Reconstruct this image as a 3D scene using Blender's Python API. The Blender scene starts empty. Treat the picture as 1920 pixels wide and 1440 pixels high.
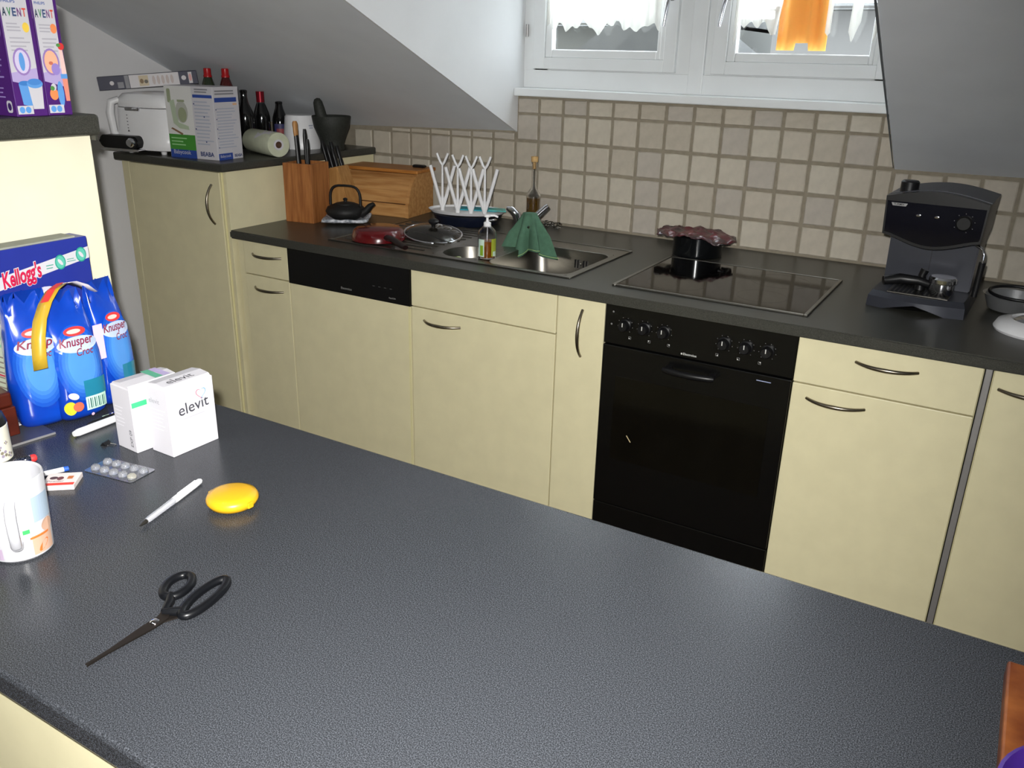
import bpy, bmesh, math, random
from mathutils import Vector, Matrix
random.seed(7)
PI = math.pi
S = bpy.context.scene
COL = S.collection

# ------------------------------------------------------------------ camera
cam = bpy.data.cameras.new('camera'); cam.sensor_width = 36.0; cam.lens = 29.908
cam.clip_start = 0.02; cam.clip_end = 100
co = bpy.data.objects.new('camera', cam); COL.objects.link(co)
CAM = Vector((1.7074, -3.0860, 1.5312))
yaw, pitch, roll = 0.5286, -0.3660, 0.0254
fw = Vector((-math.sin(yaw)*math.cos(pitch), math.cos(yaw)*math.cos(pitch), math.sin(pitch)))
rt0 = Vector((math.cos(yaw), math.sin(yaw), 0)); up0 = rt0.cross(fw)
rt = rt0*math.cos(roll) + up0*math.sin(roll); up = up0*math.cos(roll) - rt0*math.sin(roll)
M = Matrix((rt, up, -fw)).transposed().to_4x4(); M.translation = CAM
co.matrix_world = M
S.camera = co

# ------------------------------------------------------------------ light
w = bpy.data.worlds.new('overcast_sky'); S.world = w; w.use_nodes = True
bg = w.node_tree.nodes['Background']; bg.inputs[0].default_value = (0.87, 0.935, 1.0, 1); bg.inputs[1].default_value = 10.0
fl = bpy.data.lights.new('camera_flash', 'SPOT'); fl.energy = 250; fl.spot_size = math.radians(103); fl.spot_blend = 1.0
fl.shadow_soft_size = 0.012; fl.color = (1.0, 0.985, 0.95)
fo = bpy.data.objects.new('camera_flash', fl); COL.objects.link(fo)
MF = M @ Matrix.Rotation(math.radians(5), 4, 'Y') @ Matrix.Rotation(math.radians(-6), 4, 'X'); MF.translation = CAM + up*0.055 - rt*0.03; fo.matrix_world = MF
S.view_settings.view_transform = 'Standard'; S.view_settings.look = 'None'
S.view_settings.exposure = 0.0; S.view_settings.gamma = 1.0; S.view_settings.use_curve_mapping = False

# ------------------------------------------------------------------ materials
def lin(c):
    c = c/255.0
    return c/12.92 if c <= 0.04045 else ((c+0.055)/1.055)**2.4
def rgb(t): return (lin(t[0]), lin(t[1]), lin(t[2]), 1)
MATS = {}
def mat(name, col, rough=0.5, metal=0.0, spec=0.5, var=0.0, scale=20.0, bump=0.0, bscale=None, trans=0.0, ior=1.45,
        coat=0.0, col2=None, stretch=None, emit=0.0, alpha=1.0, sss=0.0):
    if name in MATS: return MATS[name]
    m = bpy.data.materials.new(name); m.use_nodes = True
    nt = m.node_tree; N = nt.nodes; L = nt.links; b = N['Principled BSDF']
    b.inputs['Base Color'].default_value = rgb(col); b.inputs['Roughness'].default_value = rough
    b.inputs['Metallic'].default_value = metal; b.inputs['Specular IOR Level'].default_value = spec
    b.inputs['IOR'].default_value = ior; b.inputs['Transmission Weight'].default_value = trans
    b.inputs['Coat Weight'].default_value = coat; b.inputs['Alpha'].default_value = alpha
    if emit: b.inputs['Emission Color'].default_value = rgb(col); b.inputs['Emission Strength'].default_value = emit
    tc = N.new('ShaderNodeTexCoord'); mp = N.new('ShaderNodeMapping'); L.new(tc.outputs['Object'], mp.inputs[0])
    if stretch: mp.inputs['Scale'].default_value = stretch
    nz = N.new('ShaderNodeTexNoise'); nz.inputs['Scale'].default_value = scale; nz.inputs['Detail'].default_value = 4
    L.new(mp.outputs[0], nz.inputs['Vector'])
    mx = N.new('ShaderNodeMix'); mx.data_type = 'RGBA'
    c2 = rgb(col2) if col2 else tuple(x*(1-var) for x in rgb(col)[:3])+(1,)
    mx.inputs[6].default_value = rgb(col); mx.inputs[7].default_value = c2
    rp = N.new('ShaderNodeValToRGB'); rp.color_ramp.elements[0].position = 0.35; rp.color_ramp.elements[1].position = 0.65
    L.new(nz.outputs[0], rp.inputs[0]); L.new(rp.outputs[0], mx.inputs[0]); L.new(mx.outputs[2], b.inputs['Base Color'])
    if bump:
        bp = N.new('ShaderNodeBump'); bp.inputs['Strength'].default_value = bump; bp.inputs['Distance'].default_value = 0.002
        n2 = N.new('ShaderNodeTexNoise'); n2.inputs['Scale'].default_value = bscale or scale; n2.inputs['Detail'].default_value = 3
        L.new(mp.outputs[0], n2.inputs['Vector']); L.new(n2.outputs[0], bp.inputs['Height']); L.new(bp.outputs[0], b.inputs['Normal'])
    MATS[name] = m; return m
def speckle(name, col, lo, hi, rough, sc=900):
    m = mat(name, col, rough, var=0.0, bump=0.05, bscale=500, spec=0.5)
    nt = m.node_tree; N = nt.nodes; L = nt.links; b = N['Principled BSDF']
    tc = N.new('ShaderNodeTexCoord'); v = N.new('ShaderNodeTexNoise'); v.inputs['Scale'].default_value = sc; v.inputs['Detail'].default_value = 1.5
    L.new(tc.outputs['Object'], v.inputs['Vector']); r = N.new('ShaderNodeValToRGB'); e = r.color_ramp.elements
    e[0].position = 0.36; e[0].color = rgb(lo); e[1].position = 0.72; e[1].color = rgb(hi)
    x = e.new(0.5); x.color = rgb(col)
    L.new(v.outputs[0], r.inputs[0]); L.new(r.outputs[0], b.inputs['Base Color']); return m
def wood(name, c1, c2, stretch=(3, 30, 3), rough=0.45):
    return mat(name, c1, rough, col2=c2, scale=3.0, stretch=stretch, bump=0.05, bscale=30)

cream = mat('cream_laminate', (222, 214, 177), 0.42, var=0.05, scale=14, bump=0.03, bscale=400)
creamE = mat('cream_edge', (224, 216, 166), 0.5, var=0.05, scale=30)
creamP = mat('cream_bar_panel', (230, 225, 200), 0.5, var=0.04, scale=12)
def _spec(m, v):
    m.node_tree.nodes['Principled BSDF'].inputs['Specular IOR Level'].default_value = v; return m
wtop = speckle('dark_laminate_worktop', (58, 58, 53), (44, 44, 40), (74, 74, 68), 0.33, 700)
pentop = speckle('speckled_grey_worktop', (50, 52, 56), (32, 33, 36), (78, 81, 87), 0.24, 760)
_spec(pentop, 0.32)
tileM = [mat('tumbled_stone_tile_%d' % i, c, 0.62, var=0.12, scale=28, bump=0.35, bscale=60) for i, c in
         enumerate([(188, 179, 163), (182, 173, 157), (192, 184, 168), (180, 172, 160)])]
grout = mat('grout', (146, 137, 120), 0.85, var=0.18, scale=40, bump=0.4, bscale=150)
plaster = mat('white_plaster', (224, 225, 226), 0.85, var=0.04, scale=4, bump=0.1, bscale=90)
plasterL = mat('grey_plaster', (233, 232, 233), 0.85, var=0.04, scale=4, bump=0.1, bscale=90)
plasterS = mat('sloped_ceiling_paint', (234, 238, 243), 0.8, var=0.05, scale=5, bump=0.08, bscale=80)
winw = mat('white_window_paint', (226, 229, 230), 0.4, var=0.03, scale=8)
floorM = wood('floor_boards', (120, 92, 64), (98, 72, 48), (2, 20, 2), 0.4)
chrome = mat('chrome', (215, 215, 220), 0.08, metal=1.0, var=0.03)
steel = mat('brushed_steel', (132, 129, 122), 0.34, metal=1.0, var=0.1, scale=40, stretch=(1, 20, 1))
nickel = mat('dark_nickel_handle', (150, 142, 128), 0.32, metal=1.0, var=0.1)
alu = mat('grey_aluminium_trim', (170, 168, 168), 0.4, metal=0.6, var=0.05)
blackG = mat('black_glass', (9, 9, 10), 0.06, spec=0.5, var=0.1)
blackP = mat('black_plastic', (18, 18, 20), 0.38, var=0.1)
blackM = mat('black_matte_iron', (20, 19, 19), 0.6, var=0.2, scale=60, bump=0.2)
blackO = mat('black_oven_enamel', (12, 12, 12), 0.22, var=0.1)
ovenwin = mat('oven_window_glass', (14, 13, 10), 0.1, var=0.3, scale=9)
white = mat('white_plastic', (232, 232, 234), 0.32, var=0.02)
whiteC = mat('white_card', (199, 197, 203), 0.55, var=0.02)
paperW = mat('white_paper', (205, 203, 208), 0.8, var=0.05)
glass = mat('clear_glass', (250, 250, 250), 0.02, trans=1.0, ior=1.45)
clearP = mat('clear_plastic', (240, 242, 245), 0.06, trans=1.0, ior=1.3)

def win_glass():
    m = bpy.data.materials.new('window_glass'); m.use_nodes = True; nt = m.node_tree; N = nt.nodes; L = nt.links
    N.remove(N['Principled BSDF']); t = N.new('ShaderNodeBsdfTransparent'); g = N.new('ShaderNodeBsdfGlossy'); g.inputs[1].default_value = 0.02
    fr = N.new('ShaderNodeValue'); fr.outputs[0].default_value = 0.045; x = N.new('ShaderNodeMixShader')
    nz = N.new('ShaderNodeTexNoise'); nz.inputs['Scale'].default_value = 3; cr = N.new('ShaderNodeValToRGB')
    cr.color_ramp.elements[0].color = (0.92, 0.94, 0.94, 1); cr.color_ramp.elements[1].color = (0.96, 0.98, 0.98, 1)
    L.new(nz.outputs[0], cr.inputs[0]); L.new(cr.outputs[0], t.inputs[0])
    L.new(fr.outputs[0], x.inputs[0]); L.new(t.outputs[0], x.inputs[1]); L.new(g.outputs[0], x.inputs[2])
    L.new(x.outputs[0], N['Material Output'].inputs[0]); return m
wglass = win_glass()
def cloth_translucent(name, col, f=0.5, transp=0.0):
    m = bpy.data.materials.new(name); m.use_nodes = True; nt = m.node_tree; N = nt.nodes; L = nt.links
    N.remove(N['Principled BSDF']); d = N.new('ShaderNodeBsdfDiffuse'); t = N.new('ShaderNodeBsdfTranslucent')
    wv = N.new('ShaderNodeTexNoise'); wv.inputs['Scale'].default_value = 30; cr = N.new('ShaderNodeValToRGB')
    c = rgb(col); cr.color_ramp.elements[0].color = tuple(x*0.9 for x in c[:3])+(1,); cr.color_ramp.elements[1].color = c
    L.new(wv.outputs[0], cr.inputs[0]); L.new(cr.outputs[0], d.inputs[0]); L.new(cr.outputs[0], t.inputs[0])
    x = N.new('ShaderNodeMixShader'); x.inputs[0].default_value = f; L.new(d.outputs[0], x.inputs[1]); L.new(t.outputs[0], x.inputs[2])
    out = x
    if transp:
        p = N.new('ShaderNodeBsdfTransparent'); y = N.new('ShaderNodeMixShader'); y.inputs[0].default_value = transp
        L.new(x.outputs[0], y.inputs[1]); L.new(p.outputs[0], y.inputs[2]); out = y
    L.new(out.outputs[0], N['Material Output'].inputs[0]); MATS[name] = m; return m

# ------------------------------------------------------------------ mesh helpers
def V3(*a): return Vector(a)
def link(name, me, parent=None, m=None):
    o = bpy.data.objects.new(name, me); COL.objects.link(o)
    if parent is not None: o.parent = parent
    if m is not None:
        for x in (m if isinstance(m, (list, tuple)) else [m]): me.materials.append(x)
    return o
def obj(name, bm, m, parent=None, smooth=None, loc=None, rot=None):
    bmesh.ops.recalc_face_normals(bm, faces=bm.faces[:])
    me = bpy.data.meshes.new(name); bm.to_mesh(me); bm.free()
    if smooth is not None:
        me.shade_smooth(); me.set_sharp_from_angle(angle=math.radians(smooth))
    o = link(name, me, parent, m)
    if loc: o.location = loc
    if rot: o.rotation_euler = rot
    return o
def thing(name, label, cat, loc=(0, 0, 0), rz=0.0, group=None, rot=None):
    o = bpy.data.objects.new(name, None); COL.objects.link(o); o.location = loc; o.empty_display_size = 0.03
    o.rotation_euler = rot if rot else (0, 0, rz); o['label'] = label; o['category'] = cat
    if group: o['group'] = group
    return o
def tag(o, label, cat, group=None):
    o['label'] = label; o['category'] = cat
    if group: o['group'] = group
    return o
def struct(o): o['kind'] = 'structure'; return o
def box(bm, x0, x1, y0, y1, z0, z1, bev=0.0, seg=2):
    vs = [bm.verts.new((x, y, z)) for x in (x0, x1) for y in (y0, y1) for z in (z0, z1)]
    f = [(0, 1, 3, 2), (4, 6, 7, 5), (0, 4, 5, 1), (2, 3, 7, 6), (0, 2, 6, 4), (1, 5, 7, 3)]
    fs = [bm.faces.new([vs[i] for i in q]) for q in f]
    if bev:
        es = list({e for ff in fs for e in ff.edges})
        bmesh.ops.bevel(bm, geom=es, offset=bev, segments=seg, affect='EDGES', profile=0.5)
    return bm
def bx(*a, **k): return box(bmesh.new(), *a, **k)
def lathe(bm, prof, seg=32, c=(0, 0, 0), sx=1, sy=1):
    rings = []
    for r, z in prof:
        if r < 1e-6: rings.append([bm.verts.new((c[0], c[1], c[2]+z))])
        else: rings.append([bm.verts.new((c[0]+sx*r*math.cos(2*PI*i/seg), c[1]+sy*r*math.sin(2*PI*i/seg), c[2]+z)) for i in range(seg)])
    for a, b in zip(rings, rings[1:]):
        for i in range(seg):
            j = (i+1) % seg
            q = [a[i % len(a)], a[j % len(a)], b[j % len(b)], b[i % len(b)]]
            q = [v for k, v in enumerate(q) if v not in q[:k]]
            if len(q) > 2: bm.faces.new(q)
    return bm
def lt(prof, **k): return lathe(bmesh.new(), prof, **k)
def tube(bm, pts, r, seg=10, closed=False, flat=1.0):
    pts = [Vector(p) for p in pts]; n = len(pts); rings = []
    rad = r if isinstance(r, (list, tuple)) else [r]*n
    ref = None
    for i, p in enumerate(pts):
        if closed: t = pts[(i+1) % n]-pts[i-1]
        else: t = pts[min(i+1, n-1)]-pts[max(i-1, 0)]
        t.normalize()
        if ref is None:
            ref = Vector((0, 0, 1)) if abs(t.z) < 0.9 else Vector((1, 0, 0))
        a = ref - t*ref.dot(t); a.normalize(); b = t.cross(a); ref = a
        rings.append([bm.verts.new(p+rad[i]*(a*flat*math.cos(2*PI*k/seg)+b*math.sin(2*PI*k/seg))) for k in range(seg)])
    m = n if closed else n-1
    for i in range(m):
        A, B = rings[i], rings[(i+1) % n]
        for k in range(seg): bm.faces.new([A[k], A[(k+1) % seg], B[(k+1) % seg], B[k]])
    if not closed: bm.faces.new(rings[0][::-1]); bm.faces.new(rings[-1])
    return bm
def tb(*a, **k): return tube(bmesh.new(), *a, **k)
def loft(bm, rings, cap=True, closed=True):
    R = [[bm.verts.new(p) for p in r] for r in rings]; n = len(R[0])
    for A, B in zip(R, R[1:]):
        for k in range(n if closed else n-1): bm.faces.new([A[k], A[(k+1) % n], B[(k+1) % n], B[k]])
    if cap and closed: bm.faces.new(R[0][::-1]); bm.faces.new(R[-1])
    return bm
def prism(bm, poly, d0, d1, axis='y', bev=0.0):
    def p3(u, v, d): return {'y': (u, d, v), 'x': (d, u, v), 'z': (u, v, d)}[axis]
    A = [bm.verts.new(p3(u, v, d0)) for u, v in poly]; B = [bm.verts.new(p3(u, v, d1)) for u, v in poly]
    n = len(A); fs = [bm.faces.new(A), bm.faces.new(B[::-1])]
    for k in range(n): fs.append(bm.faces.new([A[k], B[k], B[(k+1) % n], A[(k+1) % n]]))
    if bev: bmesh.ops.bevel(bm, geom=list({e for f in fs for e in f.edges}), offset=bev, segments=2, affect='EDGES')
    return bm
def rrect(x0, x1, y0, y1, r, n=4):
    out = []
    for cx, cy, a in ((x1-r, y1-r, 0), (x0+r, y1-r, 90), (x0+r, y0+r, 180), (x1-r, y0+r, 270)):
        for k in range(n+1):
            t = math.radians(a+90*k/n); out.append((cx+r*math.cos(t), cy+r*math.sin(t)))
    return out
def ell(cx, cy, a, b, n=20, rot=0):
    return [(cx+a*math.cos(t)*math.cos(rot)-b*math.sin(t)*math.sin(rot), cy+a*math.cos(t)*math.sin(rot)+b*math.sin(t)*math.cos(rot))
            for t in [2*PI*k/n for k in range(n)]]
def rc(x0, x1, y0, y1): return [(x0, y0), (x1, y0), (x1, y1), (x0, y1)]
def superell(a, b, n=24, p=0.5):
    out = []
    for k in range(n):
        t = 2*PI*k/n; c, s = math.cos(t), math.sin(t)
        out.append((a*math.copysign(abs(c)**p, c), b*math.copysign(abs(s)**p, s)))
    return out

_tc = {}
def text_mesh(s, shear=0.0, bold=0.0):
    key = (s, shear, bold)
    if key in _tc: return _tc[key]
    cu = bpy.data.curves.new('t', 'FONT'); cu.body = s; cu.size = 1.0; cu.shear = shear; cu.offset = bold; cu.resolution_u = 3
    o = bpy.data.objects.new('t', cu); COL.objects.link(o)
    dg = bpy.context.evaluated_depsgraph_get(); me = o.evaluated_get(dg).to_mesh()
    vs = [(v.co.x, v.co.y) for v in me.vertices]; fs = [tuple(p.vertices) for p in me.polygons]
    o.evaluated_get(dg).to_mesh_clear(); bpy.data.objects.remove(o); bpy.data.curves.remove(cu)
    x0 = min(v[0] for v in vs); x1 = max(v[0] for v in vs); y0 = min(v[1] for v in vs); y1 = max(v[1] for v in vs)
    _tc[key] = (vs, fs, (x0, x1, y0, y1)); return _tc[key]
class Print:
    """flat print on a face: coloured shapes and lettering, one mesh with a material per ink"""
    def __init__(s): s.v = []; s.f = []; s.mi = []; s.m = []; s.h = 0.0004
    def idx(s, m):
        if m not in s.m: s.m.append(m)
        return s.m.index(m)
    def poly(s, pts, m, grid=0):
        n = len(s.v); s.v += [(u, v, s.h) for u, v in pts]; s.f.append(tuple(range(n, n+len(pts)))); s.mi.append(s.idx(m)); s.h += 0.00004; return s
    def grid(s, x0, x1, y0, y1, m, nx=8, ny=1):
        n = len(s.v)
        for j in range(ny+1):
            for i in range(nx+1): s.v.append((x0+(x1-x0)*i/nx, y0+(y1-y0)*j/ny, s.h))
        for j in range(ny):
            for i in range(nx):
                a = n+j*(nx+1)+i; s.f.append((a, a+1, a+nx+2, a+nx+1)); s.mi.append(s.idx(m))
        s.h += 0.00004; return s
    def disc(s, cx, cy, a, b, m, rings=4, n=24):
        k0 = len(s.v); s.v.append((cx, cy, s.h))
        for r in range(1, rings+1):
            for k in range(n): t = 2*PI*k/n; s.v.append((cx+a*r/rings*math.cos(t), cy+b*r/rings*math.sin(t), s.h))
        for k in range(n): s.f.append((k0, k0+1+k, k0+1+(k+1) % n)); s.mi.append(s.idx(m))
        for r in range(rings-1):
            p = k0+1+r*n
            for k in range(n): s.f.append((p+k, p+n+k, p+n+(k+1) % n, p+(k+1) % n)); s.mi.append(s.idx(m))
        s.h += 0.00004; return s
    def text(s, t, x, y, wdt, m, hgt=None, shear=0.0, bold=0.0, rot=0.0):
        vs, fs, (x0, x1, y0, y1) = text_mesh(t, shear, bold); k = wdt/(x1-x0); ky = hgt/(y1-y0) if hgt else k
        n = len(s.v); c, sn = math.cos(rot), math.sin(rot)
        for a, b in vs:
            u, v = (a-x0)*k, (b-y0)*ky; s.v.append((x+u*c-v*sn, y+u*sn+v*c, s.h))
        for f in fs: s.f.append(tuple(i+n for i in f)); s.mi.append(s.idx(m))
        s.h += 0.00004; return s
    def lines(s, x0, x1, y0, y1, n, m, frac=0.35):
        for i in range(n):
            y = y1-(y1-y0)*(i+0.5)/n; hh = (y1-y0)/n*frac*0.5; e = x1-(x1-x0)*random.random()*0.3
            k = s.h; s.poly(rc(x0, e, y-hh, y+hh), m); s.h = k
        s.h += 0.00004; return s
    def build(s, name, parent, o, ux, uy, fn=None):
        o, ux, uy = Vector(o), Vector(ux).normalized(), Vector(uy).normalized(); n = ux.cross(uy)
        me = bpy.data.meshes.new(name)
        me.from_pydata([fn(*p) if fn else (o+ux*p[0]+uy*p[1]+n*p[2])[:] for p in s.v], [], s.f)
        ob = link(name, me, parent, s.m)
        for p, i in zip(me.polygons, s.mi): p.material_index = i
        ob['kind'] = 'stuff'
        return ob
def ink(c, rough=0.5): return mat('ink_%02x%02x%02x' % c, c, rough, var=0.02)

# ================================================================== THE ROOM
P = 0.106          # tile pitch
XL, XR, YN = -1.56, 4.2, -5.4
struct(obj('floor', bx(XL-0.1, XR+0.1, YN-0.1, 0.15, -0.05, 0.0), floorM))
wb = bmesh.new()
box(wb, XL-0.1, -0.109, 0, 0.12, 0, 1.55); box(wb, -0.109, 1.339, 0, 0.12, 0, 1.392); box(wb, 1.339, XR+0.1, 0, 0.12, 0, 1.55)
box(wb, -0.1, 1.33, 0.0, 0.12, 2.445, 2.6)
wall_back = struct(obj('wall_back', wb, grout))
struct(obj('wall_left', bx(XL-0.1, XL, YN, 0.0, 0, 3.0), plasterL))
struct(obj('wall_right', bx(XR, XR+0.1, YN, 0.0, 0, 3.0), plaster))
wn = bmesh.new()
box(wn, XL, 2.8, YN-0.1, YN, 0, 2.8); box(wn, 3.2, XR, YN-0.1, YN, 0, 2.8); box(wn, 2.5, 3.2, YN-0.1, YN, 2.0, 2.8); box(wn, 2.5, 3.2, YN-0.1, YN, 0, 1.1)  # unseen wall; its opening is added and sized for the ambient light
struct(obj('wall_near', wn, plaster))
# sloped ceiling with the dormer cut out of it
def zl(x): return 1.2525 + (x+0.1)*0.0302          # lower edge, left of the dormer
def sl(x): return 0.42 + (-0.1-x)*0.0438           # its slope
YR = -3.2
def quad(bm, pts): bm.faces.new([bm.verts.new(p) for p in pts])
cb = bmesh.new()
nx = 8
for i in range(nx):
    a = XL+(-0.1-XL)*i/nx; b = XL+(-0.1-XL)*(i+1)/nx
    quad(cb, [(a, 0.01, zl(a)), (b, 0.01, zl(b)), (b, YR, zl(b)-sl(b)*YR), (a, YR, zl(a)-sl(a)*YR)])
    quad(cb, [(a, YR, zl(a)-sl(a)*YR), (b, YR, zl(b)-sl(b)*YR), (b, YN, 2.62), (a, YN, 2.62)])
SR, ZR = 0.47, 1.2165
EX = lambda y: 1.331-0.0216*y
EX0, EX1, EXD = EX(0), EX(YR), EX(-2.9)
quad(cb, [(EX0, 0.01, ZR), (XR, 0.01, ZR+0.03), (XR, YR, ZR+0.03-SR*YR), (EX1, YR, ZR-SR*YR)])
quad(cb, [(EX1, YR, ZR-SR*YR), (XR, YR, ZR+0.03-SR*YR), (XR, YN, 2.62), (EX1, YN, 2.62)])
YD = -2.9
quad(cb, [(-0.1, YD, 1.2525-0.42*YD), (EXD, YD, ZR-SR*YD), (EX1, YR, ZR-SR*YR), (-0.1, YR, 1.2525-0.42*YR)])
quad(cb, [(-0.1, YR, 1.2525-0.42*YR), (EX1, YR, ZR-SR*YR), (EX1, YN, 2.62), (-0.1, YN, 2.62)])
bmesh.ops.remove_doubles(cb, verts=cb.verts[:], dist=1e-4)
struct(obj('ceiling', cb, plasterS, smooth=12))
struct(obj('ceiling_dormer', bx(-0.1, 1.40, YD+0.1, 0.12, 2.465, 2.485), plaster))
ck = bmesh.new(); prism(ck, [(0.12, 1.2525), (0.12, 2.47), (-2.9, 2.4705), (0.0, 1.2525)], -0.108, -0.1, 'x')
struct(obj('wall_dormer_left', ck, plaster))
ck = bmesh.new()
quad(ck, [(1.331, 0.12, 1.2165), (EX(0), 0.0, 1.2165), (EX(-2.667), -2.667, 2.47), (1.331, 0.12, 2.47)])
struct(obj('wall_dormer_right', ck, plaster))
struct(obj('trim_2', tb([(EX(y)-0.003, y, ZR-SR*y-0.002) for y in (-0.03, -0.3, -0.7, -1.4, -2.6)], [0.0012, 0.002, 0.003, 0.0035, 0.0035], seg=8), mat('dark_edge_strip', (104, 108, 112), 0.7, var=0.1), smooth=60))  # thin dark grey strip along the right edge of the dormer opening

# tiles: one object per tile, a few shared meshes
def tile_mesh(k):
    rnd = random.Random(k); h = (P-0.0105)/2; bm = bmesh.new(); out = []; inn = []; n = 16
    for i in range(n):
        t = 2*PI*i/n; c, s = math.cos(t), math.sin(t); q = h/max(abs(c), abs(s))
        rr = q*(0.99 if abs(abs(c)-abs(s)) < 0.1 else 1.0)*(1+rnd.uniform(-0.018, 0.012))
        out.append((rr*c, rr*s)); inn.append((rr*c*0.93, rr*s*0.93))
    A = [bm.verts.new((x, 0.002, z)) for x, z in out]; B = [bm.verts.new((x, -0.0035, z)) for x, z in out]
    Cc = [bm.verts.new((x, -0.0065+rnd.uniform(-0.0006, 0.0006), z)) for x, z in inn]
    for i in range(n):
        j = (i+1) % n; bm.faces.new([A[i], A[j], B[j], B[i]]); bm.faces.new([B[i], B[j], Cc[j], Cc[i]])
    bm.faces.new(Cc[::-1]); bmesh.ops.recalc_face_normals(bm, faces=bm.faces[:])
    me = bpy.data.meshes.new('tile'); bm.to_mesh(me); bm.free(); me.materials.append(tileM[k % 4])
    me.shade_smooth(); me.set_sharp_from_angle(angle=math.radians(35)); return me
TM = [tile_mesh(k) for k in range(8)]
def ztop(x):
    if x < -0.1: return zl(x)
    return 1.388 if x < 1.33 else ZR+0.03*(x-1.33)/2.87
def tile(x0, x1, z0, z1):
    o = bpy.data.objects.new('tile', random.choice(TM)); COL.objects.link(o); o.parent = wall_back
    o.location = ((x0+x1)/2, random.uniform(-0.0008, 0.0006), (z0+z1)/2)
    o.scale = ((x1-x0)/P*random.uniform(0.985, 1.0), 1, (z1-z0)/P*random.uniform(0.985, 1.0)); o.rotation_euler = (0, random.uniform(-0.012, 0.012), 0)
for i in range(-9, 21):
    for k in range(5):
        x0, x1, z0 = i*P, (i+1)*P, 0.902+k*P
        segs = [(x0, x1)]
        if i == -1: segs = [(x0, x1)] if k < 3 else [(-0.1, x1)]
        if x0 < 1.33 < x1 and k >= 2: segs = [(x0, 1.328), (1.333, x1)]
        for a, b in segs:
            zt = min(z0+P, ztop((a+b)/2)-0.002)
            if i == -1 and k == 3: zt = z0+P
            if zt-z0 > 0.012 and b-a > 0.012: tile(a, b, z0, zt)

# window ------------------------------------------------------------
sillo = obj('trim_1', bx(-0.1, 1.325, -0.036, 0.09, 1.392, 1.4225, bev=0.004), winw); struct(sillo)
W = thing('window_1', 'x', 'x'); del W['label'], W['category']; W['kind'] = 'structure'
ZT = 2.44
fb = bmesh.new()
box(fb, -0.1, 1.33, 0.04, 0.10, 1.4225, 1.49, bev=0.002); box(fb, -0.1, -0.055, 0.04, 0.10, 1.49, ZT); box(fb, 1.265, 1.33, 0.04, 0.10, 1.49, ZT)
box(fb, -0.1, 1.33, 0.04, 0.10, ZT-0.05, ZT+0.02); box(fb, 0.584, 0.640, 0.034, 0.10, 1.4225, ZT, bev=0.003)
box(fb, 0.50, 0.70, 0.050, 0.098, 1.49, ZT); box(fb, -0.09, 1.32, 0.052, 0.098, 1.485, 1.525); box(fb, -0.06, 0.0, 0.052, 0.098, 1.49, ZT); box(fb, 1.215, 1.27, 0.052, 0.098, 1.49, ZT)
obj('frame', fb, winw, W)
gl = []
for (s0, s1, g0, g1) in ((-0.055, 0.532, 0.026, 0.458), (0.668, 1.262, 0.749, 1.189)):
    sb = bmesh.new(); y0, y1 = 0.028, 0.075; z0, z1 = 1.494, ZT-0.04; gz = 1.566
    b = 0.03
    box(sb, s0, g0-b, y0, y1, z0, z1, bev=0.002); box(sb, g1+b, s1, y0, y1, z0, z1, bev=0.002)
    box(sb, g0-b, g1+b, y0, y1, z0, gz-b, bev=0.002); box(sb, g0-b, g1+b, y0, y1, z1-0.08, z1, bev=0.002)
    so = obj('sash', sb, winw, W)
    bb = bmesh.new(); yb = 0.034
    box(bb, g0-b, g0, yb, 0.066, gz-b, z1-0.08, bev=0.004); box(bb, g1, g1+b*0.5, yb, 0.066, gz-b, z1-0.08, bev=0.004)
    box(bb, g1+b*0.5, g1+b, yb-0.003, 0.066, gz-b, z1-0.08, bev=0.002); box(bb, g0, g1, yb, 0.066, gz-b, gz, bev=0.004)
    obj('glazing_bead', bb, winw, so)
    obj('pane', bx(g0-0.005, g1+0.005, 0.054, 0.058, gz-0.005, z1-0.08), wglass, so)
for xp, dx in ((0.506, -0.014), (0.712, -0.018)):
    hb = bmesh.new(); lathe(hb, [(0, 0), (0.016, 0), (0.016, 0.008), (0.010, 0.012), (0.010, 0.03), (0, 0.03)], seg=20)
    bmesh.ops.transform(hb, matrix=Matrix.Translation((xp, 0.028, 1.748)) @ Matrix.Rotation(PI/2, 4, 'X'), verts=hb.verts[:])
    h = obj('handle', hb, chrome, W, smooth=40)
    tb2 = tb([(xp, 0.0, 1.752), (xp+dx*0.4, -0.004, 1.72), (xp+dx, -0.005, 1.648)], [0.007, 0.0075, 0.006], seg=12)
    obj('lever', tb2, chrome, h, smooth=50)
hb = tb([(-0.085, 0.032, 1.61), (-0.085, 0.032, 1.655)], 0.006, seg=10); obj('hinge', hb, alu, W, smooth=40)

# curtains in front of the panes
sheer = cloth_translucent('sheer_white_curtain', (238, 236, 230), 0.3, 0.40)
orangeC = cloth_translucent('orange_cloth', (250, 188, 100), 0.2, 0.0)
def curtain(name, x0, x1, hem, y=0.012, amp=0.005, waves=14, m=sheer, ztop_=2.38, n=60, taper=None):
    bm = bmesh.new(); rows = 10; grid = []
    for j in range(rows+1):
        t = j/rows; r = []
        for i in range(n+1):
            u = i/n; zz = ztop_+(hem(u)-ztop_)*t; x = x0+(x1-x0)*u
            if taper: x = taper(u, t)
            r.append(bm.verts.new((x, y+amp*math.sin(u*waves*2*PI+0.7*math.sin(u*9)), zz)))
        grid.append(r)
    for a, b in zip(grid, grid[1:]):
        for i in range(n): bm.faces.new([a[i], a[i+1], b[i+1], b[i]])
    o = obj(name, bm, m, smooth=80)
    md = o.modifiers.new('thickness', 'SOLIDIFY'); md.thickness = 0.0006
    return o
def hemL(u): return 1.648+0.012*math.sin(u*23)-0.02*max(0, math.sin(u*16+0.6))**6+0.01*math.sin(u*61)
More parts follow.
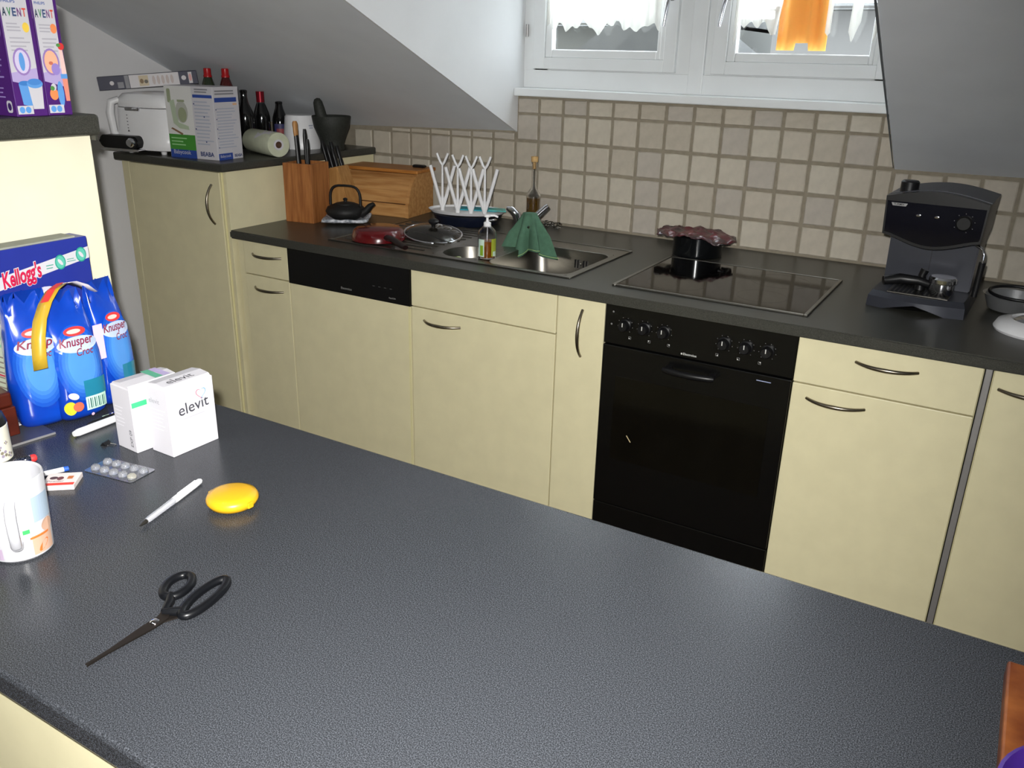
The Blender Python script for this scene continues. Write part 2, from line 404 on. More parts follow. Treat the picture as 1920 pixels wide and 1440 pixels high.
tag(curtain('sheer_curtain', 0.012, 0.472, hemL), 'white sheer curtain with a fringed hem over the left window pane', 'curtain')
def hemR(u): return 1.655+0.01*math.sin(u*20) - (0.04*(u-0.75)/0.25 if u > 0.75 else 0) - (0.07*(0.12-u)/0.12 if u < 0.12 else 0)
tag(curtain('sheer_curtain', 0.742, 0.905, hemR, waves=6, n=30, taper=lambda u, t: 0.742+(0.985-0.742)*u-(0.10*u*t)),
    'white sheer curtain gathered at the left of the right window pane', 'curtain')
tag(curtain('curtain_strip', 1.045, 1.062, lambda u: 1.622+0.02*abs(u-0.5), waves=1, n=6, amp=0.002), 'narrow white curtain strip just right of the orange cloth', 'curtain')
tag(curtain('curtain_strip', 1.120, 1.150, lambda u: 1.60+0.10*abs(u-0.35), waves=1, n=8, amp=0.003, taper=lambda u, t: 1.118+0.034*u+0.02*(1-t)), 'pointed white curtain strip hanging over the grey house in the right pane', 'curtain')
tag(curtain('curtain_strip', 1.195, 1.245, lambda u: 1.60+0.16*u, waves=2, n=10, amp=0.004), 'white curtain edge at the far right of the window beside the sloped ceiling', 'curtain')
oc = curtain('orange_cloth', 0.875, 1.04, lambda u: 1.577+(0.024 if 0.36 < u < 0.66 else 0.0), y=0.082, amp=0.006, waves=3, m=orangeC, n=50, ztop_=1.95)
tag(oc, 'orange backlit cloth hanging outside behind the right window pane', 'cloth')

# houses across the street, seen through the panes
rfA = mat('far_roof_tiles', (32, 31, 28), 0.8, var=0.25, scale=6); wlA = mat('far_grey_render', (50, 49, 44), 0.85, var=0.08, scale=2)
wlB = mat('far_pale_render', (74, 72, 70), 0.85, var=0.06, scale=2); wdw = mat('far_window_glass', (70, 76, 80), 0.15, var=0.1)
def house(label, x0, x1, y0, y1, zw, zr, wm, gable=False):
    h = thing('neighbour_house', label, 'building', ((x0+x1)/2, y0, -6)); a = (x1-x0)/2; d = y1-y0
    obj('wall', bx(-a, a, 0, d, 0, zw+6), wm, h)
    r = bmesh.new()
    if gable: prism(r, [(-a-0.15, zw+5.9), (0, zr+6), (a+0.15, zw+5.9)], -0.1, d, 'y')
    else: prism(r, [(-0.3, zw+5.95), (d/2, zr+6), (d+0.3, zw+5.95)], -a, a, 'x')
    obj('roof', r, rfA, h)
    for k in range(3):
        for j in range(2):
            x = -a+2*a*(k+0.5)/3; obj('window', bx(x-a*0.14, x+a*0.14, -0.03, 0.02, zw+6-2.2-2.4*j, zw+6-1.1-2.4*j), wdw, h)
    return h
house('far grey house filling the view behind the left window pane', -9.5, -2.2, 9.0, 14.0, 2.03, 2.2, wlA)
house('far dark gabled roof at the right of the left window pane', -3.35, -1.55, 7.0, 8.6, 1.62, 2.25, rfA, True)
house('far pale house behind the right window pane', -1.0, 3.2, 7.0, 12.0, 2.12, 2.3, wlB)

# ================================================================== KITCHEN ROW
YF = -0.848        # face of the fronts
ZC = 0.90          # worktop height
def bow_handle(parent, c, along='x', L=0.148, out=0.030):
    pts = []; n = 14
    for i in range(n+1):
        u = -1+2*i/n; d = out*(1-abs(u)**2.4); s = u*L/2
        pts.append((c[0]+(s if along == 'x' else 0), c[1]-0.004-d, c[2]+(s if along == 'z' else 0)))
    rad = [0.0042+0.0016*(1-abs(-1+2*i/n)) for i in range(n+1)]
    return obj('handle', tb(pts, rad, seg=10), nickel, parent, smooth=50)
def front(name, parent, x0, x1, z0, z1, y=YF, t=0.019, m=cream):
    return obj(name, bx(x0, x1, y, y+t, z0, z1, bev=0.0022), m, parent)
def cabinet(name, label, x0, x1):
    c = thing(name, label, 'cabinet', ((x0+x1)/2, YF, 0)); return c
G = 0.0018; ZD = 0.7355; ZB = 0.12; ZTF = 0.866
def carcass(c, hw, z1=ZTF, d=0.82, back=0.0):
    bm = bmesh.new(); t = 0.016
    box(bm, -hw+0.0005, -hw+t, 0.020, d, ZB, z1); box(bm, hw-t, hw-0.0005, 0.020, d, ZB, z1); box(bm, -hw+t, hw-t, 0.020, d, ZB, ZB+t)
    box(bm, -hw+t, hw-t, d-0.008, d, ZB, z1); box(bm, -hw+0.001, hw-0.001, 0.07, 0.09, 0.0, ZB)
    return obj('carcass', bm, creamE, c)

U = [-0.800, -0.5675, -0.0055, 0.553, 0.7151, 1.2745, 1.714]
c = cabinet('base_cabinet', 'narrow cream base cabinet with drawer and door beside the tall cabinet', U[0], U[1]); h = (U[1]-U[0])/2
carcass(c, h); d = front('drawer', c, -h+G, h-G, ZD+G, ZTF, 0); bow_handle(d, (0.012, 0, 0.818)); d = front('door', c, -h+G, h-G, ZB+0.01, ZD-G, 0); bow_handle(d, (0.012, 0, 0.690))
obj('filler_strip', bx(-h-0.028, -h-G*0.5, 0.004, 0.03, ZB, ZTF), cream, c)

c = thing('dishwasher', 'built-in dishwasher with black control panel and cream front', 'dishwasher', ((U[1]+U[2])/2, YF, 0)); h = (U[2]-U[1])/2
carcass(c, h); d = front('door', c, -h+G, h-G, ZB+0.01, ZD-G, 0)
obj('door_edge', bx(h-0.011, h-G-0.001, -0.0012, 0.0, ZB+0.01, ZD-G), creamE, d)
pn = obj('control_panel', bx(-h+0.0006, h-0.0006, -0.004, 0.03, ZD-0.004, ZTF-0.003, bev=0.002), blackO, c)
pr = Print(); gy = ink((150, 150, 148)); pr.text('Electrolux', 0.255, 0.013, 0.05, gy)
for k in range(4): pr.poly(rc(0.40+k*0.025, 0.41+k*0.025, 0.045, 0.0475), ink((70, 70, 70)))
pr.text('AquaSafe', 0.47, 0.010, 0.03, gy); pr.build('lettering', pn, (-h, -0.004, ZD), (1, 0, 0), (0, 0, 1))

c = cabinet('sink_cabinet', 'wide cream sink cabinet with blank drawer front and door below the sink', U[2], U[3]); h = (U[3]-U[2])/2
carcass(c, h, z1=0.69); d = front('drawer_front', c, -h+G, h-G, ZD+G, ZTF, 0); d = front('door', c, -h+G, h-G, ZB+0.01, ZD-G, 0); bow_handle(d, (-0.148, 0, 0.694))
c = cabinet('pull_out_cabinet', 'very narrow cream pull-out cabinet with upright handle beside the oven', U[3], U[4]); h = (U[4]-U[3])/2
carcass(c, h); d = front('door', c, -h+G, h-G, ZB+0.01, ZTF, 0); bow_handle(d, (0.008, 0, 0.756), 'z')
c = cabinet('drawer_cabinet', 'cream cabinet with drawer and door to the right of the oven', U[5], U[6]); h = (U[6]-U[5])/2
carcass(c, h); d = front('drawer', c, -h+G, h-G, ZD+G, ZTF, 0); bow_handle(d, (0.005, 0, 0.822)); d = front('door', c, -h+G, h-G, ZB+0.01, ZD-G, 0); bow_handle(d, (-0.102, 0, 0.698))
o = obj('cover_strip', bx(1.716, 1.7315, YF-0.001, YF+0.55, ZB, ZTF-0.001, bev=0.002), alu)
tag(o, 'thin grey upright strip between the two rightmost cabinets', 'strip')
c = cabinet('end_cabinet', 'cream cabinet door at the right edge of the picture', 1.733, 2.28); h = (2.28-1.733)/2
carcass(c, h); d = front('door', c, -h+G, h-G, ZB+0.01, ZTF, 0); bow_handle(d, (-h+0.092, 0, 0.818))

# oven
c = thing('built_in_oven', 'black built-in oven with knobs and a wide glass door', 'oven', ((U[4]+U[5])/2, YF, 0)); h = (U[5]-U[4])/2
obj('housing', bx(-h+0.004, h-0.004, 0.026, 0.57, 0.125, ZTF-0.004), blackP, c)
pn = obj('control_panel', bx(-h+0.001, h-0.001, -0.002, 0.025, 0.742, ZTF-0.002, bev=0.002), blackO, c)
kx = [-0.213, -0.152, -0.092, 0.085, 0.146, 0.205]
wk = ink((205, 205, 200)); dk = ink((120, 120, 118))
for i, x in enumerate(kx):
    kb = bmesh.new(); lathe(kb, [(0, 0), (0.0185, 0), (0.0185, 0.004), (0.0155, 0.006), (0.0145, 0.021), (0.0125, 0.0235), (0, 0.0235)], seg=28)
    bmesh.ops.transform(kb, matrix=Matrix.Translation((x, -0.002, 0.806)) @ Matrix.Rotation(PI/2, 4, 'X'), verts=kb.verts[:])
    k = obj('knob', kb, blackP, pn, smooth=40); obj('pointer', bx(x-0.0012, x+0.0012, -0.0262, -0.0252, 0.806, 0.818), wk, k)
pr = Print(); ox = -h
for i, x in enumerate(kx):
    for a in range(-50, 231, 40):
        t = math.radians(a); pr.poly(ell(x-ox+0.0235*math.cos(t), 0.064+0.0235*math.sin(t), 0.0011, 0.0011, 8), dk)
    sx = x-ox+(0.017 if i < 3 else -0.017); y0 = 0.024
    pr.poly(rc(sx-0.004, sx+0.004, y0, y0+0.008), dk); pr.poly(rc(sx-0.003, sx+0.003, y0+0.001, y0+0.007), blackO)
    q = [(0, 0), (0, 1), (1, 1), (1, 0), (0, 0), (1, 1)][i]; pr.poly(rc(sx-0.003+q[0]*0.003, sx+q[0]*0.003, y0+0.001+q[1]*0.003, y0+0.004+q[1]*0.003), wk)
pr.poly(ell(0.028, 0.10, 0.003, 0.003, 10), dk); pr.poly(ell(0.024, 0.062, 0.003, 0.003, 10), dk)
pr.poly(rc(0.244, 0.2485, 0.0095, 0.0145), wk); pr.text('Electrolux', 0.251, 0.009, 0.040, wk, bold=0.01)
pr.build('lettering', pn, (-h, -0.002, 0.742), (1, 0, 0), (0, 0, 1))
dr = obj('oven_door', bx(-h+0.001, h-0.001, -0.006, 0.025, 0.212, 0.739, bev=0.003), blackO, c)
obj('door_window', bx(-0.232, 0.232, -0.0072, -0.004, 0.372, 0.646, bev=0.0006), ovenwin, dr)
hb = bmesh.new(); tube(hb, [(-0.075+0.15*i/12, -0.032-0.012*math.sin(PI*i/12), 0.706) for i in range(13)], [0.007]+[0.0095]*11+[0.007], seg=12)
box(hb, -0.073, -0.058, -0.034, -0.004, 0.700, 0.712); box(hb, 0.058, 0.073, -0.034, -0.004, 0.700, 0.712); obj('door_handle', hb, blackP, dr, smooth=40)
pr = Print(); pr.poly(rc(0.466, 0.506, 0.508, 0.5105), ink((150, 160, 190)))
pr.poly([(0.098, 0.248), (0.1005, 0.250), (0.115, 0.2305), (0.1125, 0.2285)], ink((196, 180, 140))); pr.build('door_marks', dr, (-h, -0.0074, 0.212), (1, 0, 0), (0, 0, 1))
obj('plinth_drawer', bx(-h+0.001, h-0.001, -0.004, 0.025, 0.128, 0.209, bev=0.003), blackO, c)

# tall cabinet at the left with its own worktop
c = thing('tall_cabinet', 'tall cream cabinet with upright handle at the left end of the row', 'cabinet', (-1.145, -0.868, 0))
bm = bmesh.new(); box(bm, -0.285, -0.267, 0.02, 0.856, 0.1, 1.112); box(bm, 0.288, 0.306, 0.006, 0.856, 0.0, 1.112, bev=0.001)
box(bm, -0.267, 0.288, 0.84, 0.856, 0.1, 1.112); box(bm, -0.267, 0.288, 0.02, 0.84, 0.1, 0.118); obj('carcass', bm, cream, c)
d = obj('door', bx(-0.240, 0.276, -0.002, 0.018, 0.13, 1.108, bev=0.0025), cream, c); bow_handle(d, (0.236, -0.002, 0.988), 'z')
obj('filler_strip', bx(-0.285, -0.243, 0.0, 0.018, 0.13, 1.110, bev=0.002), cream, c)
obj('edge_strip', bx(0.279, 0.287, 0.0, 0.018, 0.13, 1.110, bev=0.002), creamE, c)
o = obj('raised_worktop', bx(-1.452, -0.8265, -0.889, -0.008, 1.113, 1.1435, bev=0.006), wtop); tag(o, 'dark worktop on the tall cabinet under the sloped ceiling', 'worktop')

# continuous worktop with cut-outs for the sink
SX0, SX1, SY0, SY1 = -0.42, 0.5625, -0.79, -0.302
wt = bmesh.new(); X0, X1, Y0, Y1 = -0.8285, 2.3, -0.878, -0.008
xs = [X0, SX0+0.01, SX1-0.01, X1]; ys = [Y0, SY0+0.01, SY1-0.01, Y1]
vt = {(i, j, k): wt.verts.new((xs[i], ys[j], (ZC-0.0305, ZC)[k])) for i in range(4) for j in range(4) for k in range(2)}
for i in range(3):
    for j in range(3):
        if (i, j) == (1, 1):
            for a, b in (((1, 1), (2, 1)), ((2, 1), (2, 2)), ((2, 2), (1, 2)), ((1, 2), (1, 1))):
                wt.faces.new([vt[(*a, 0)], vt[(*b, 0)], vt[(*b, 1)], vt[(*a, 1)]])
            continue
        wt.faces.new([vt[(i, j, 1)], vt[(i+1, j, 1)], vt[(i+1, j+1, 1)], vt[(i, j+1, 1)]])
        wt.faces.new([vt[(i, j, 0)], vt[(i, j+1, 0)], vt[(i+1, j+1, 0)], vt[(i+1, j, 0)]])
for i in range(3):
    wt.faces.new([vt[(i, 0, 0)], vt[(i+1, 0, 0)], vt[(i+1, 0, 1)], vt[(i, 0, 1)]]); wt.faces.new([vt[(i, 3, 0)], vt[(i, 3, 1)], vt[(i+1, 3, 1)], vt[(i+1, 3, 0)]])
    wt.faces.new([vt[(0, i, 0)], vt[(0, i, 1)], vt[(0, i+1, 1)], vt[(0, i+1, 0)]]); wt.faces.new([vt[(3, i, 0)], vt[(3, i+1, 0)], vt[(3, i+1, 1)], vt[(3, i, 1)]])
es = [e for e in wt.edges if all(abs(v.co.y-Y0) < 1e-5 for v in e.verts) and abs(e.verts[0].co.z-e.verts[1].co.z) < 1e-5]
bmesh.ops.bevel(wt, geom=es, offset=0.006, segments=3, affect='EDGES')
o = obj('kitchen_worktop', wt, wtop); tag(o, 'long dark worktop carrying the sink and the hob', 'worktop')

# sink with two bowls and a drainer
c = thing('steel_sink', 'stainless steel inset sink with two bowls and a ridged drainer', 'sink', (0, 0, ZC))
sk = bmesh.new()
def sink_sheet(bm, holes, z):
    xs = sorted({SX0, SX1, *[v for h in holes for v in (h[0], h[1])]}); ys = sorted({SY0, SY1, *[v for h in holes for v in (h[2], h[3])]})
    vv = {}
    def g(i, j):
        if (i, j) not in vv: vv[(i, j)] = bm.verts.new((xs[i], ys[j], z))
        return vv[(i, j)]
    for i in range(len(xs)-1):
        for j in range(len(ys)-1):
            mx, my = (xs[i]+xs[i+1])/2, (ys[j]+ys[j+1])/2
            if any(h[0] < mx < h[1] and h[2] < my < h[3] for h in holes): continue
            bm.faces.new([g(i, j), g(i+1, j), g(i+1, j+1), g(i, j+1)])
B1 = (0.222, 0.535, -0.762, -0.400); B2 = (0.015, 0.192, -0.752, -0.560)
sink_sheet(sk, [B1, B2], 0.0025)
box(sk, SX0, SX1, SY0, SY0+0.008, 0.0, 0.0048, bev=0.0015); box(sk, SX0, SX1, SY1-0.008, SY1, 0.0, 0.0048, bev=0.0015)
box(sk, SX0, SX0+0.008, SY0+0.008, SY1-0.008, 0.0, 0.0048, bev=0.0015); box(sk, SX1-0.008, SX1, SY0+0.008, SY1-0.008, 0.0, 0.0048, bev=0.0015)
obj('deck', sk, steel, c)
def bowl(name, b, depth, r):
    bm = bmesh.new(); rings = []
    o_ = rrect(b[0], b[1], b[2], b[3], 0.0005, 5)
    for ins, z, rr in ((0, 0.0026, r*0.6), (0.004, 0.001, r), (0.010, -depth*0.25, r*1.05), (0.018, -depth*0.85, r*1.1), (0.04, -depth, r*0.9)):
        rings.append([(x, y, z) for x, y in rrect(b[0]+ins, b[1]-ins, b[2]+ins, b[3]-ins, rr, 6)])
    rings[0] = [(x, y, 0.0026) for x, y in rrect(b[0], b[1], b[2], b[3], 0.012, 6)]
    R = [[bm.verts.new(p) for p in q] for q in rings]; n = len(R[0])
    for A, B in zip(R, R[1:]):
        for k in range(n): bm.faces.new([A[k], A[(k+1) % n], B[(k+1) % n], B[k]])
    bm.faces.new(R[-1]); me = obj(name, bm, steel, c, smooth=50); me.data.flip_normals(); return me
b1 = bowl('main_bowl', B1, 0.165, 0.05); b2 = bowl('small_bowl', B2, 0.12, 0.08)
ov = bmesh.new()
for k in range(5):
    if k != 2: box(ov, 0.392+k*0.011, 0.397+k*0.011, -0.4165, -0.409, -0.058, -0.030)
obj('overflow_slots', ov, blackP, b1)['kind'] = 'stuff'
obj('overflow_screw', lt([(0, 0.003), (0.0045, 0.002), (0.0045, 0)], seg=12), chrome, b1, loc=(0.4165, -0.413, -0.044), rot=(PI/2, 0, 0))
obj('drain_strainer', lt([(0.035, 0), (0.03, 0.003), (0.012, 0.001), (0, 0.004)], seg=24), chrome, b1, smooth=40, loc=(0.38, -0.58, -0.164))
for k in range(11):
    y = -0.735+k*0.040
    x1 = 0.0 if k > 4 else -0.01
    bm = tb([(-0.385, y, 0.0028), (x1-0.02, y, 0.0028)], [0.0035, 0.0035], seg=8); obj('drainer_ridge', bm, steel, c, smooth=50)

# hob
c = thing('ceramic_hob', 'black glass ceramic hob with steel frame above the oven', 'hob', (0, 0, ZC))
HX0, HX1, HY0, HY1 = 0.702, 1.276, -0.785, -0.308
obj('glass_plate', bx(HX0+0.010, HX1-0.010, HY0+0.007, HY1-0.007, 0.0002, 0.0045, bev=0.001), blackG, c)
fb = bmesh.new(); box(fb, HX0, HX0+0.0105, HY0, HY1, 0, 0.0062, bev=0.0015); box(fb, HX1-0.0105, HX1, HY0, HY1, 0, 0.0062, bev=0.0015)
box(fb, HX0+0.0105, HX1-0.0105, HY0, HY0+0.007, 0, 0.0062, bev=0.0015); box(fb, HX0+0.0105, HX1-0.0105, HY1-0.007, HY1, 0, 0.0062, bev=0.0015)
obj('frame', fb, steel, c)
zk = ink((42, 42, 44), 0.15)
pr = Print()
for x, y, r in ((0.15, 0.13, 0.09), (0.15, 0.35, 0.072), (0.41, 0.13, 0.072), (0.41, 0.345, 0.09)):
    n = 40; a = ell(x, y, r, r, n); b = ell(x, y, r-0.0015, r-0.0015, n)
    for i in range(n): k = pr.h; pr.poly([a[i], a[(i+1) % n], b[(i+1) % n], b[i]], zk); pr.h = k
pr.build('zone_rings', c, (HX0+0.005, HY0, 0.0042), (1, 0, 0), (0, 1, 0))

# ================================================================== PENINSULA
PY0, PY1 = -2.722, -2.0715
o = obj('bar_worktop', bx(0.168, 2.75, PY0, PY1, ZC-0.034, ZC, bev=0.005), pentop); tag(o, 'speckled grey bar worktop filling the foreground', 'worktop')
c = thing('bar_cabinet', 'cream panelled cabinet under the foreground bar worktop', 'cabinet', (1.45, -2.40, 0))
bm = bmesh.new(); box(bm, -1.28, 1.28, -0.305, -0.286, 0.02, ZC-0.0345); obj('front_panel', bm, cream, c)
bm = bmesh.new(); box(bm, -1.28, 1.28, 0.286, 0.305, 0.02, ZC-0.0345); obj('rear_panel', bm, cream, c)
bm = bmesh.new(); box(bm, 1.26, 1.28, -0.286, 0.286, 0.02, ZC-0.0345); obj('end_panel', bm, cream, c)
obj('plinth', bx(-1.25, 1.25, -0.26, 0.26, 0.0, 0.02), blackP, c)
c = thing('raised_bar_unit', 'cream tall unit with dark top at the left end of the bar', 'cabinet', (-0.165, -2.40, 0))
obj('body', bx(-0.33, 0.33, -0.345, 0.345, 0.0, 1.3765, bev=0.0015), creamP, c)
obj('top_slab', bx(-0.36, 0.355, -0.40, 0.353, 1.377, 1.4145, bev=0.006), wtop, c)
obj('under_rail', bx(0.295, 0.345, 0.3455, 0.350, 1.367, 1.3768), wtop, c)

# ================================================================== THINGS ON THE TALL CABINET
TZ = 1.1437
# deep fryer
c = thing('deep_fryer', 'white deep fryer with chrome trim and control dial on the tall cabinet', 'fryer', (-1.318, -0.752, TZ), 0.18)
def body_rings(w0, spec, p=0.42):
    return [[(x, y, z) for x, y in superell(a, b, 32, p)] for a, b, z in spec]
bm = bmesh.new(); loft(bm, body_rings(0, [(0.115, 0.100, 0.010), (0.144, 0.122, 0.016), (0.150, 0.128, 0.034), (0.149, 0.126, 0.060), (0.142, 0.116, 0.085), (0.138, 0.112, 0.168), (0.136, 0.110, 0.171)], 0.5))
bd = obj('body', bm, white, c, smooth=40)
bm = bmesh.new(); loft(bm, body_rings(0, [(0.136, 0.110, 0.1735), (0.138, 0.112, 0.177), (0.135, 0.109, 0.205), (0.118, 0.096, 0.222), (0.07, 0.06, 0.229), (0.01, 0.01, 0.230)], 0.55)); ld = obj('lid', bm, white, c, smooth=40)
obj('lid_button', bx(-0.060, 0.010, -0.119, -0.105, 0.160, 0.176, bev=0.005), chrome, ld, smooth=40)
bm = tb([(-0.112, -0.085, 0.200), (-0.134, -0.104, 0.190), (-0.140, -0.110, 0.150), (-0.134, -0.108, 0.075), (-0.118, -0.095, 0.055)], [0.016, 0.019, 0.020, 0.018, 0.016], seg=12, flat=0.8); obj('carry_handle', bm, white, c, smooth=50)
bm = bmesh.new(); prism(bm, rrect(-0.110, 0.078, 0.022, 0.070, 0.022, 6), -0.160, -0.112, 'y', bev=0.004)
cp = obj('control_pod', bm, blackP, c, smooth=40, loc=(-0.055, 0, 0))
bm = bmesh.new(); lathe(bm, [(0, 0.018), (0.013, 0.017), (0.017, 0.012), (0.019, 0)], seg=24); obj('dial', bm, chrome, cp, smooth=40, loc=(0.050, -0.158, 0.046), rot=(PI/2, 0, 0))
bm = bmesh.new(); prism(bm, rrect(-0.112, 0.080, 0.012, 0.021, 0.004, 3), -0.160, -0.10, 'y'); obj('chrome_strip', bm, chrome, cp)
pr = Print(); mk = ink((80, 80, 86))
for k in range(5): pr.poly(rc(0, 0.006, 0.012*k, 0.012*k+0.003), mk)
pr.poly([(-0.002, -0.012), (0.010, -0.012), (0.004, -0.004)], mk); pr.build('level_marks', bd, (-0.055, -0.1165, 0.095), (1, 0, 0), (0, 0, 1))
for sx in (-0.08, 0.08):
    for sy in (-0.085, 0.085): obj('foot', lt([(0, 0), (0.010, 0), (0.012, 0.012), (0, 0.012)], seg=14), white, c, smooth=40, loc=(sx, sy, 0))

# navy food carton lying on the fryer
navy = ink((32, 34, 62)); tan = ink((196, 180, 150)); pale = ink((208, 204, 206)); lg = ink((130, 130, 136))
c = thing('food_carton', 'long navy and white food carton lying on the deep fryer', 'box', (-1.387, -0.725, 1.3765), rot=(0, -0.085, math.radians(53)))
obj('carton', bx(-0.185, 0.185, -0.03, 0.03, 0.012, 0.062, bev=0.001), navy, c)
pr = Print(); pr.poly(rc(0.115, 0.30, 0.001, 0.049), pale); pr.poly(rc(0.098, 0.113, 0.001, 0.049), lg); pr.poly(rc(0.070, 0.092, 0.004, 0.026), lg)
pr.poly(ell(0.05, 0.024, 0.008, 0.008), pale); pr.poly(rc(0.150, 0.185, 0.006, 0.045), tan); pr.poly(ell(0.160, 0.024, 0.007, 0.009), ink((120, 92, 52))); pr.poly(ell(0.176, 0.022, 0.007, 0.007), ink((88, 80, 70)))
for k in range(5): pr.poly(ell(0.205+0.017*k, 0.025, 0.006, 0.017, 12), ink((190, 176, 172)))
pr.poly(ell(0.318, 0.026, 0.009, 0.009), pale); pr.poly(rc(0.336, 0.350, 0.004, 0.046), pale); pr.poly(ell(0.343, 0.026, 0.006, 0.014), ink((214, 160, 158)))
pr.build('carton_print', c, (-0.185, -0.03, 0.012), (1, 0, 0), (0, 0, 1))

# baby food maker carton
c = thing('baby_food_maker_box', 'white and green kitchen appliance carton at the corner of the tall cabinet', 'box', (-1.040, -0.768, TZ), math.radians(6))
bw, bdp, bh = 0.236, 0.135, 0.262; obj('carton', bx(-bw/2, bw/2, -bdp/2, bdp/2, 0, bh, bev=0.0015), whiteC, c)
blue = ink((44, 72, 150)); green = ink((66, 140, 52)); txt = ink((168, 174, 190)); olive = ink((150, 158, 128)); grn2 = ink((176, 190, 164)); brn = ink((128, 96, 70)); dkb = ink((40, 56, 110))
pr = Print(); pr.poly(rc(0.002, 0.132, 0, 0.030), blue); pr.poly(rc(0.002, 0.132, 0.030, 0.086), green); pr.text('Babycook', 0.018, 0.009, 0.085, whiteC)
pr.lines(0.012, 0.09, 0.042, 0.078, 3, ink((150, 200, 140))); pr.poly(rc(0.001, 0.134, 0.086, 0.26), ink((216, 216, 214)))
pr.poly(rrect(0.012, 0.030, 0.20, 0.250, 0.006), olive)
pr.poly([(0.022, 0.205), (0.045, 0.212), (0.058, 0.130), (0.105, 0.118), (0.108, 0.104), (0.06, 0.108), (0.032, 0.126)], grn2); pr.poly(ell(0.078, 0.168, 0.030, 0.040), ink((176, 178, 170))); pr.poly(ell(0.080, 0.158, 0.021, 0.027), olive)
pr.poly(rc(0.060, 0.096, 0.204, 0.212), olive); pr.poly([(0.016, 0.106), (0.024, 0.110), (0.076, 0.090), (0.070, 0.084)], brn)
pr.poly(rc(0.139, 0.232, 0.222, 0.233), blue); pr.lines(0.142, 0.225, 0.05, 0.214, 13, txt); pr.lines(0.150, 0.222, 0.238, 0.256, 2, lg, 0.5)
for k in range(4): pr.poly(ell(0.142+0.045*(k % 2), 0.20-0.045*k, 0.003, 0.003, 10), dkb)
pr.text('BEABA', 0.152, 0.012, 0.066, dkb, bold=0.03); pr.build('front_print', c, (-bw/2, -bdp/2, 0), (1, 0, 0), (0, 0, 1))
pr = Print(); pr.poly(rc(0.006, 0.122, 0.208, 0.224), blue); pr.lines(0.012, 0.120, 0.04, 0.19, 14, txt); pr.lines(0.010, 0.125, 0.232, 0.252, 2, lg, 0.5)
pr.poly(rc(0.004, 0.078, 0.0, 0.024), blue); pr.text('Babycook', 0.012, 0.006, 0.056, whiteC); pr.text('BEABA', 0.088, 0.007, 0.042, dkb, bold=0.03); pr.poly(rc(0.10, 0.122, 0.196, 0.203), ink((226, 180, 140)))
for k in range(5): pr.poly(ell(0.010, 0.182-0.034*k, 0.0025, 0.0025, 10), dkb)
pr.build('side_print', c, (bw/2, -bdp/2, 0), (0, 1, 0), (0, 0, 1))

# bottles
redcap = mat('red_plastic_cap', (170, 18, 24), 0.35, var=0.05)
def syrup(label, loc, col, g):
    c = thing('syrup_bottle', label, 'bottle', loc, group=g)
    obj('bottle', lt([(0, 0), (0.030, 0), (0.032, 0.006), (0.032, 0.225), (0.029, 0.245), (0.016, 0.283), (0.013, 0.288), (0.013, 0.296), (0, 0.296)], seg=28), col, c, smooth=40)
    bm = lt([(0.0165, 0.286), (0.0165, 0.292), (0.0145, 0.296), (0.0145, 0.318), (0.0125, 0.320), (0, 0.320)], seg=20); obj('cap', bm, redcap, c, smooth=40)
syrup('green syrup bottle with red cap behind the appliance carton', (-1.212, -0.582, TZ), mat('dark_green_syrup', (40, 52, 34), 0.15, var=0.1, coat=0.5), None)
syrup('dark red syrup bottle with red cap behind the appliance carton', (-1.162, -0.535, TZ), mat('dark_red_syrup', (74, 16, 16), 0.15, var=0.1, coat=0.5), None)
darkgl = mat('dark_bottle_glass', (12, 12, 13), 0.07, var=0.1, coat=0.6)
def wine(name, label, loc, h, r, neck, foil=None, lab=None):
    c = thing(name, label, 'bottle', loc)
    sh = h*0.56
    obj('bottle', lt([(0, 0), (r-0.003, 0), (r, 0.005), (r, sh), (r*0.9, sh+0.018), (neck*1.25, sh+0.055), (neck, sh+0.075), (neck, h-0.012), (neck*1.15, h-0.011), (neck*1.15, h-0.003), (neck*0.8, h), (0, h)], seg=28), darkgl, c, smooth=40)
    if foil:
        obj('foil', lt([(neck*1.22, h-0.045), (neck*1.25, h-0.02), (neck*1.3, h+0.0005), (0, h+0.001)], seg=24), foil, c, smooth=40)
        obj('neck_label', lt([(neck*1.26, h-0.062), (neck*1.25, h-0.045)], seg=24), whiteC, c, smooth=40)
    if lab:
        pr = Print(); pr.grid(-0.030, 0.030, 0.03, 0.095, lab, nx=10); pr.grid(-0.020, 0.020, 0.045, 0.075, ink((150, 60, 60)), nx=8)
        a0 = math.radians(-40); pr.build('bottle_label', c, (0, 0, 0), (1, 0, 0), (0, 0, 1), fn=lambda u, v, hh: ((r+hh)*math.cos(a0+u/r), (r+hh)*math.sin(a0+u/r), v))
wine('wine_bottle', 'tallest dark bottle beside the appliance carton on the tall cabinet', (-1.172, -0.440, TZ), 0.238, 0.036, 0.0135)
wine('wine_bottle', 'dark bottle with red foil neck on the tall cabinet', (-1.180, -0.340, TZ), 0.228, 0.034, 0.0135, foil=mat('red_foil', (140, 24, 40), 0.3, metal=0.5, var=0.1))
wine('beer_bottle', 'shortest dark bottle next to the upturned white pot', (-1.152, -0.262, TZ), 0.188, 0.033, 0.0135, lab=ink((52, 52, 96)))
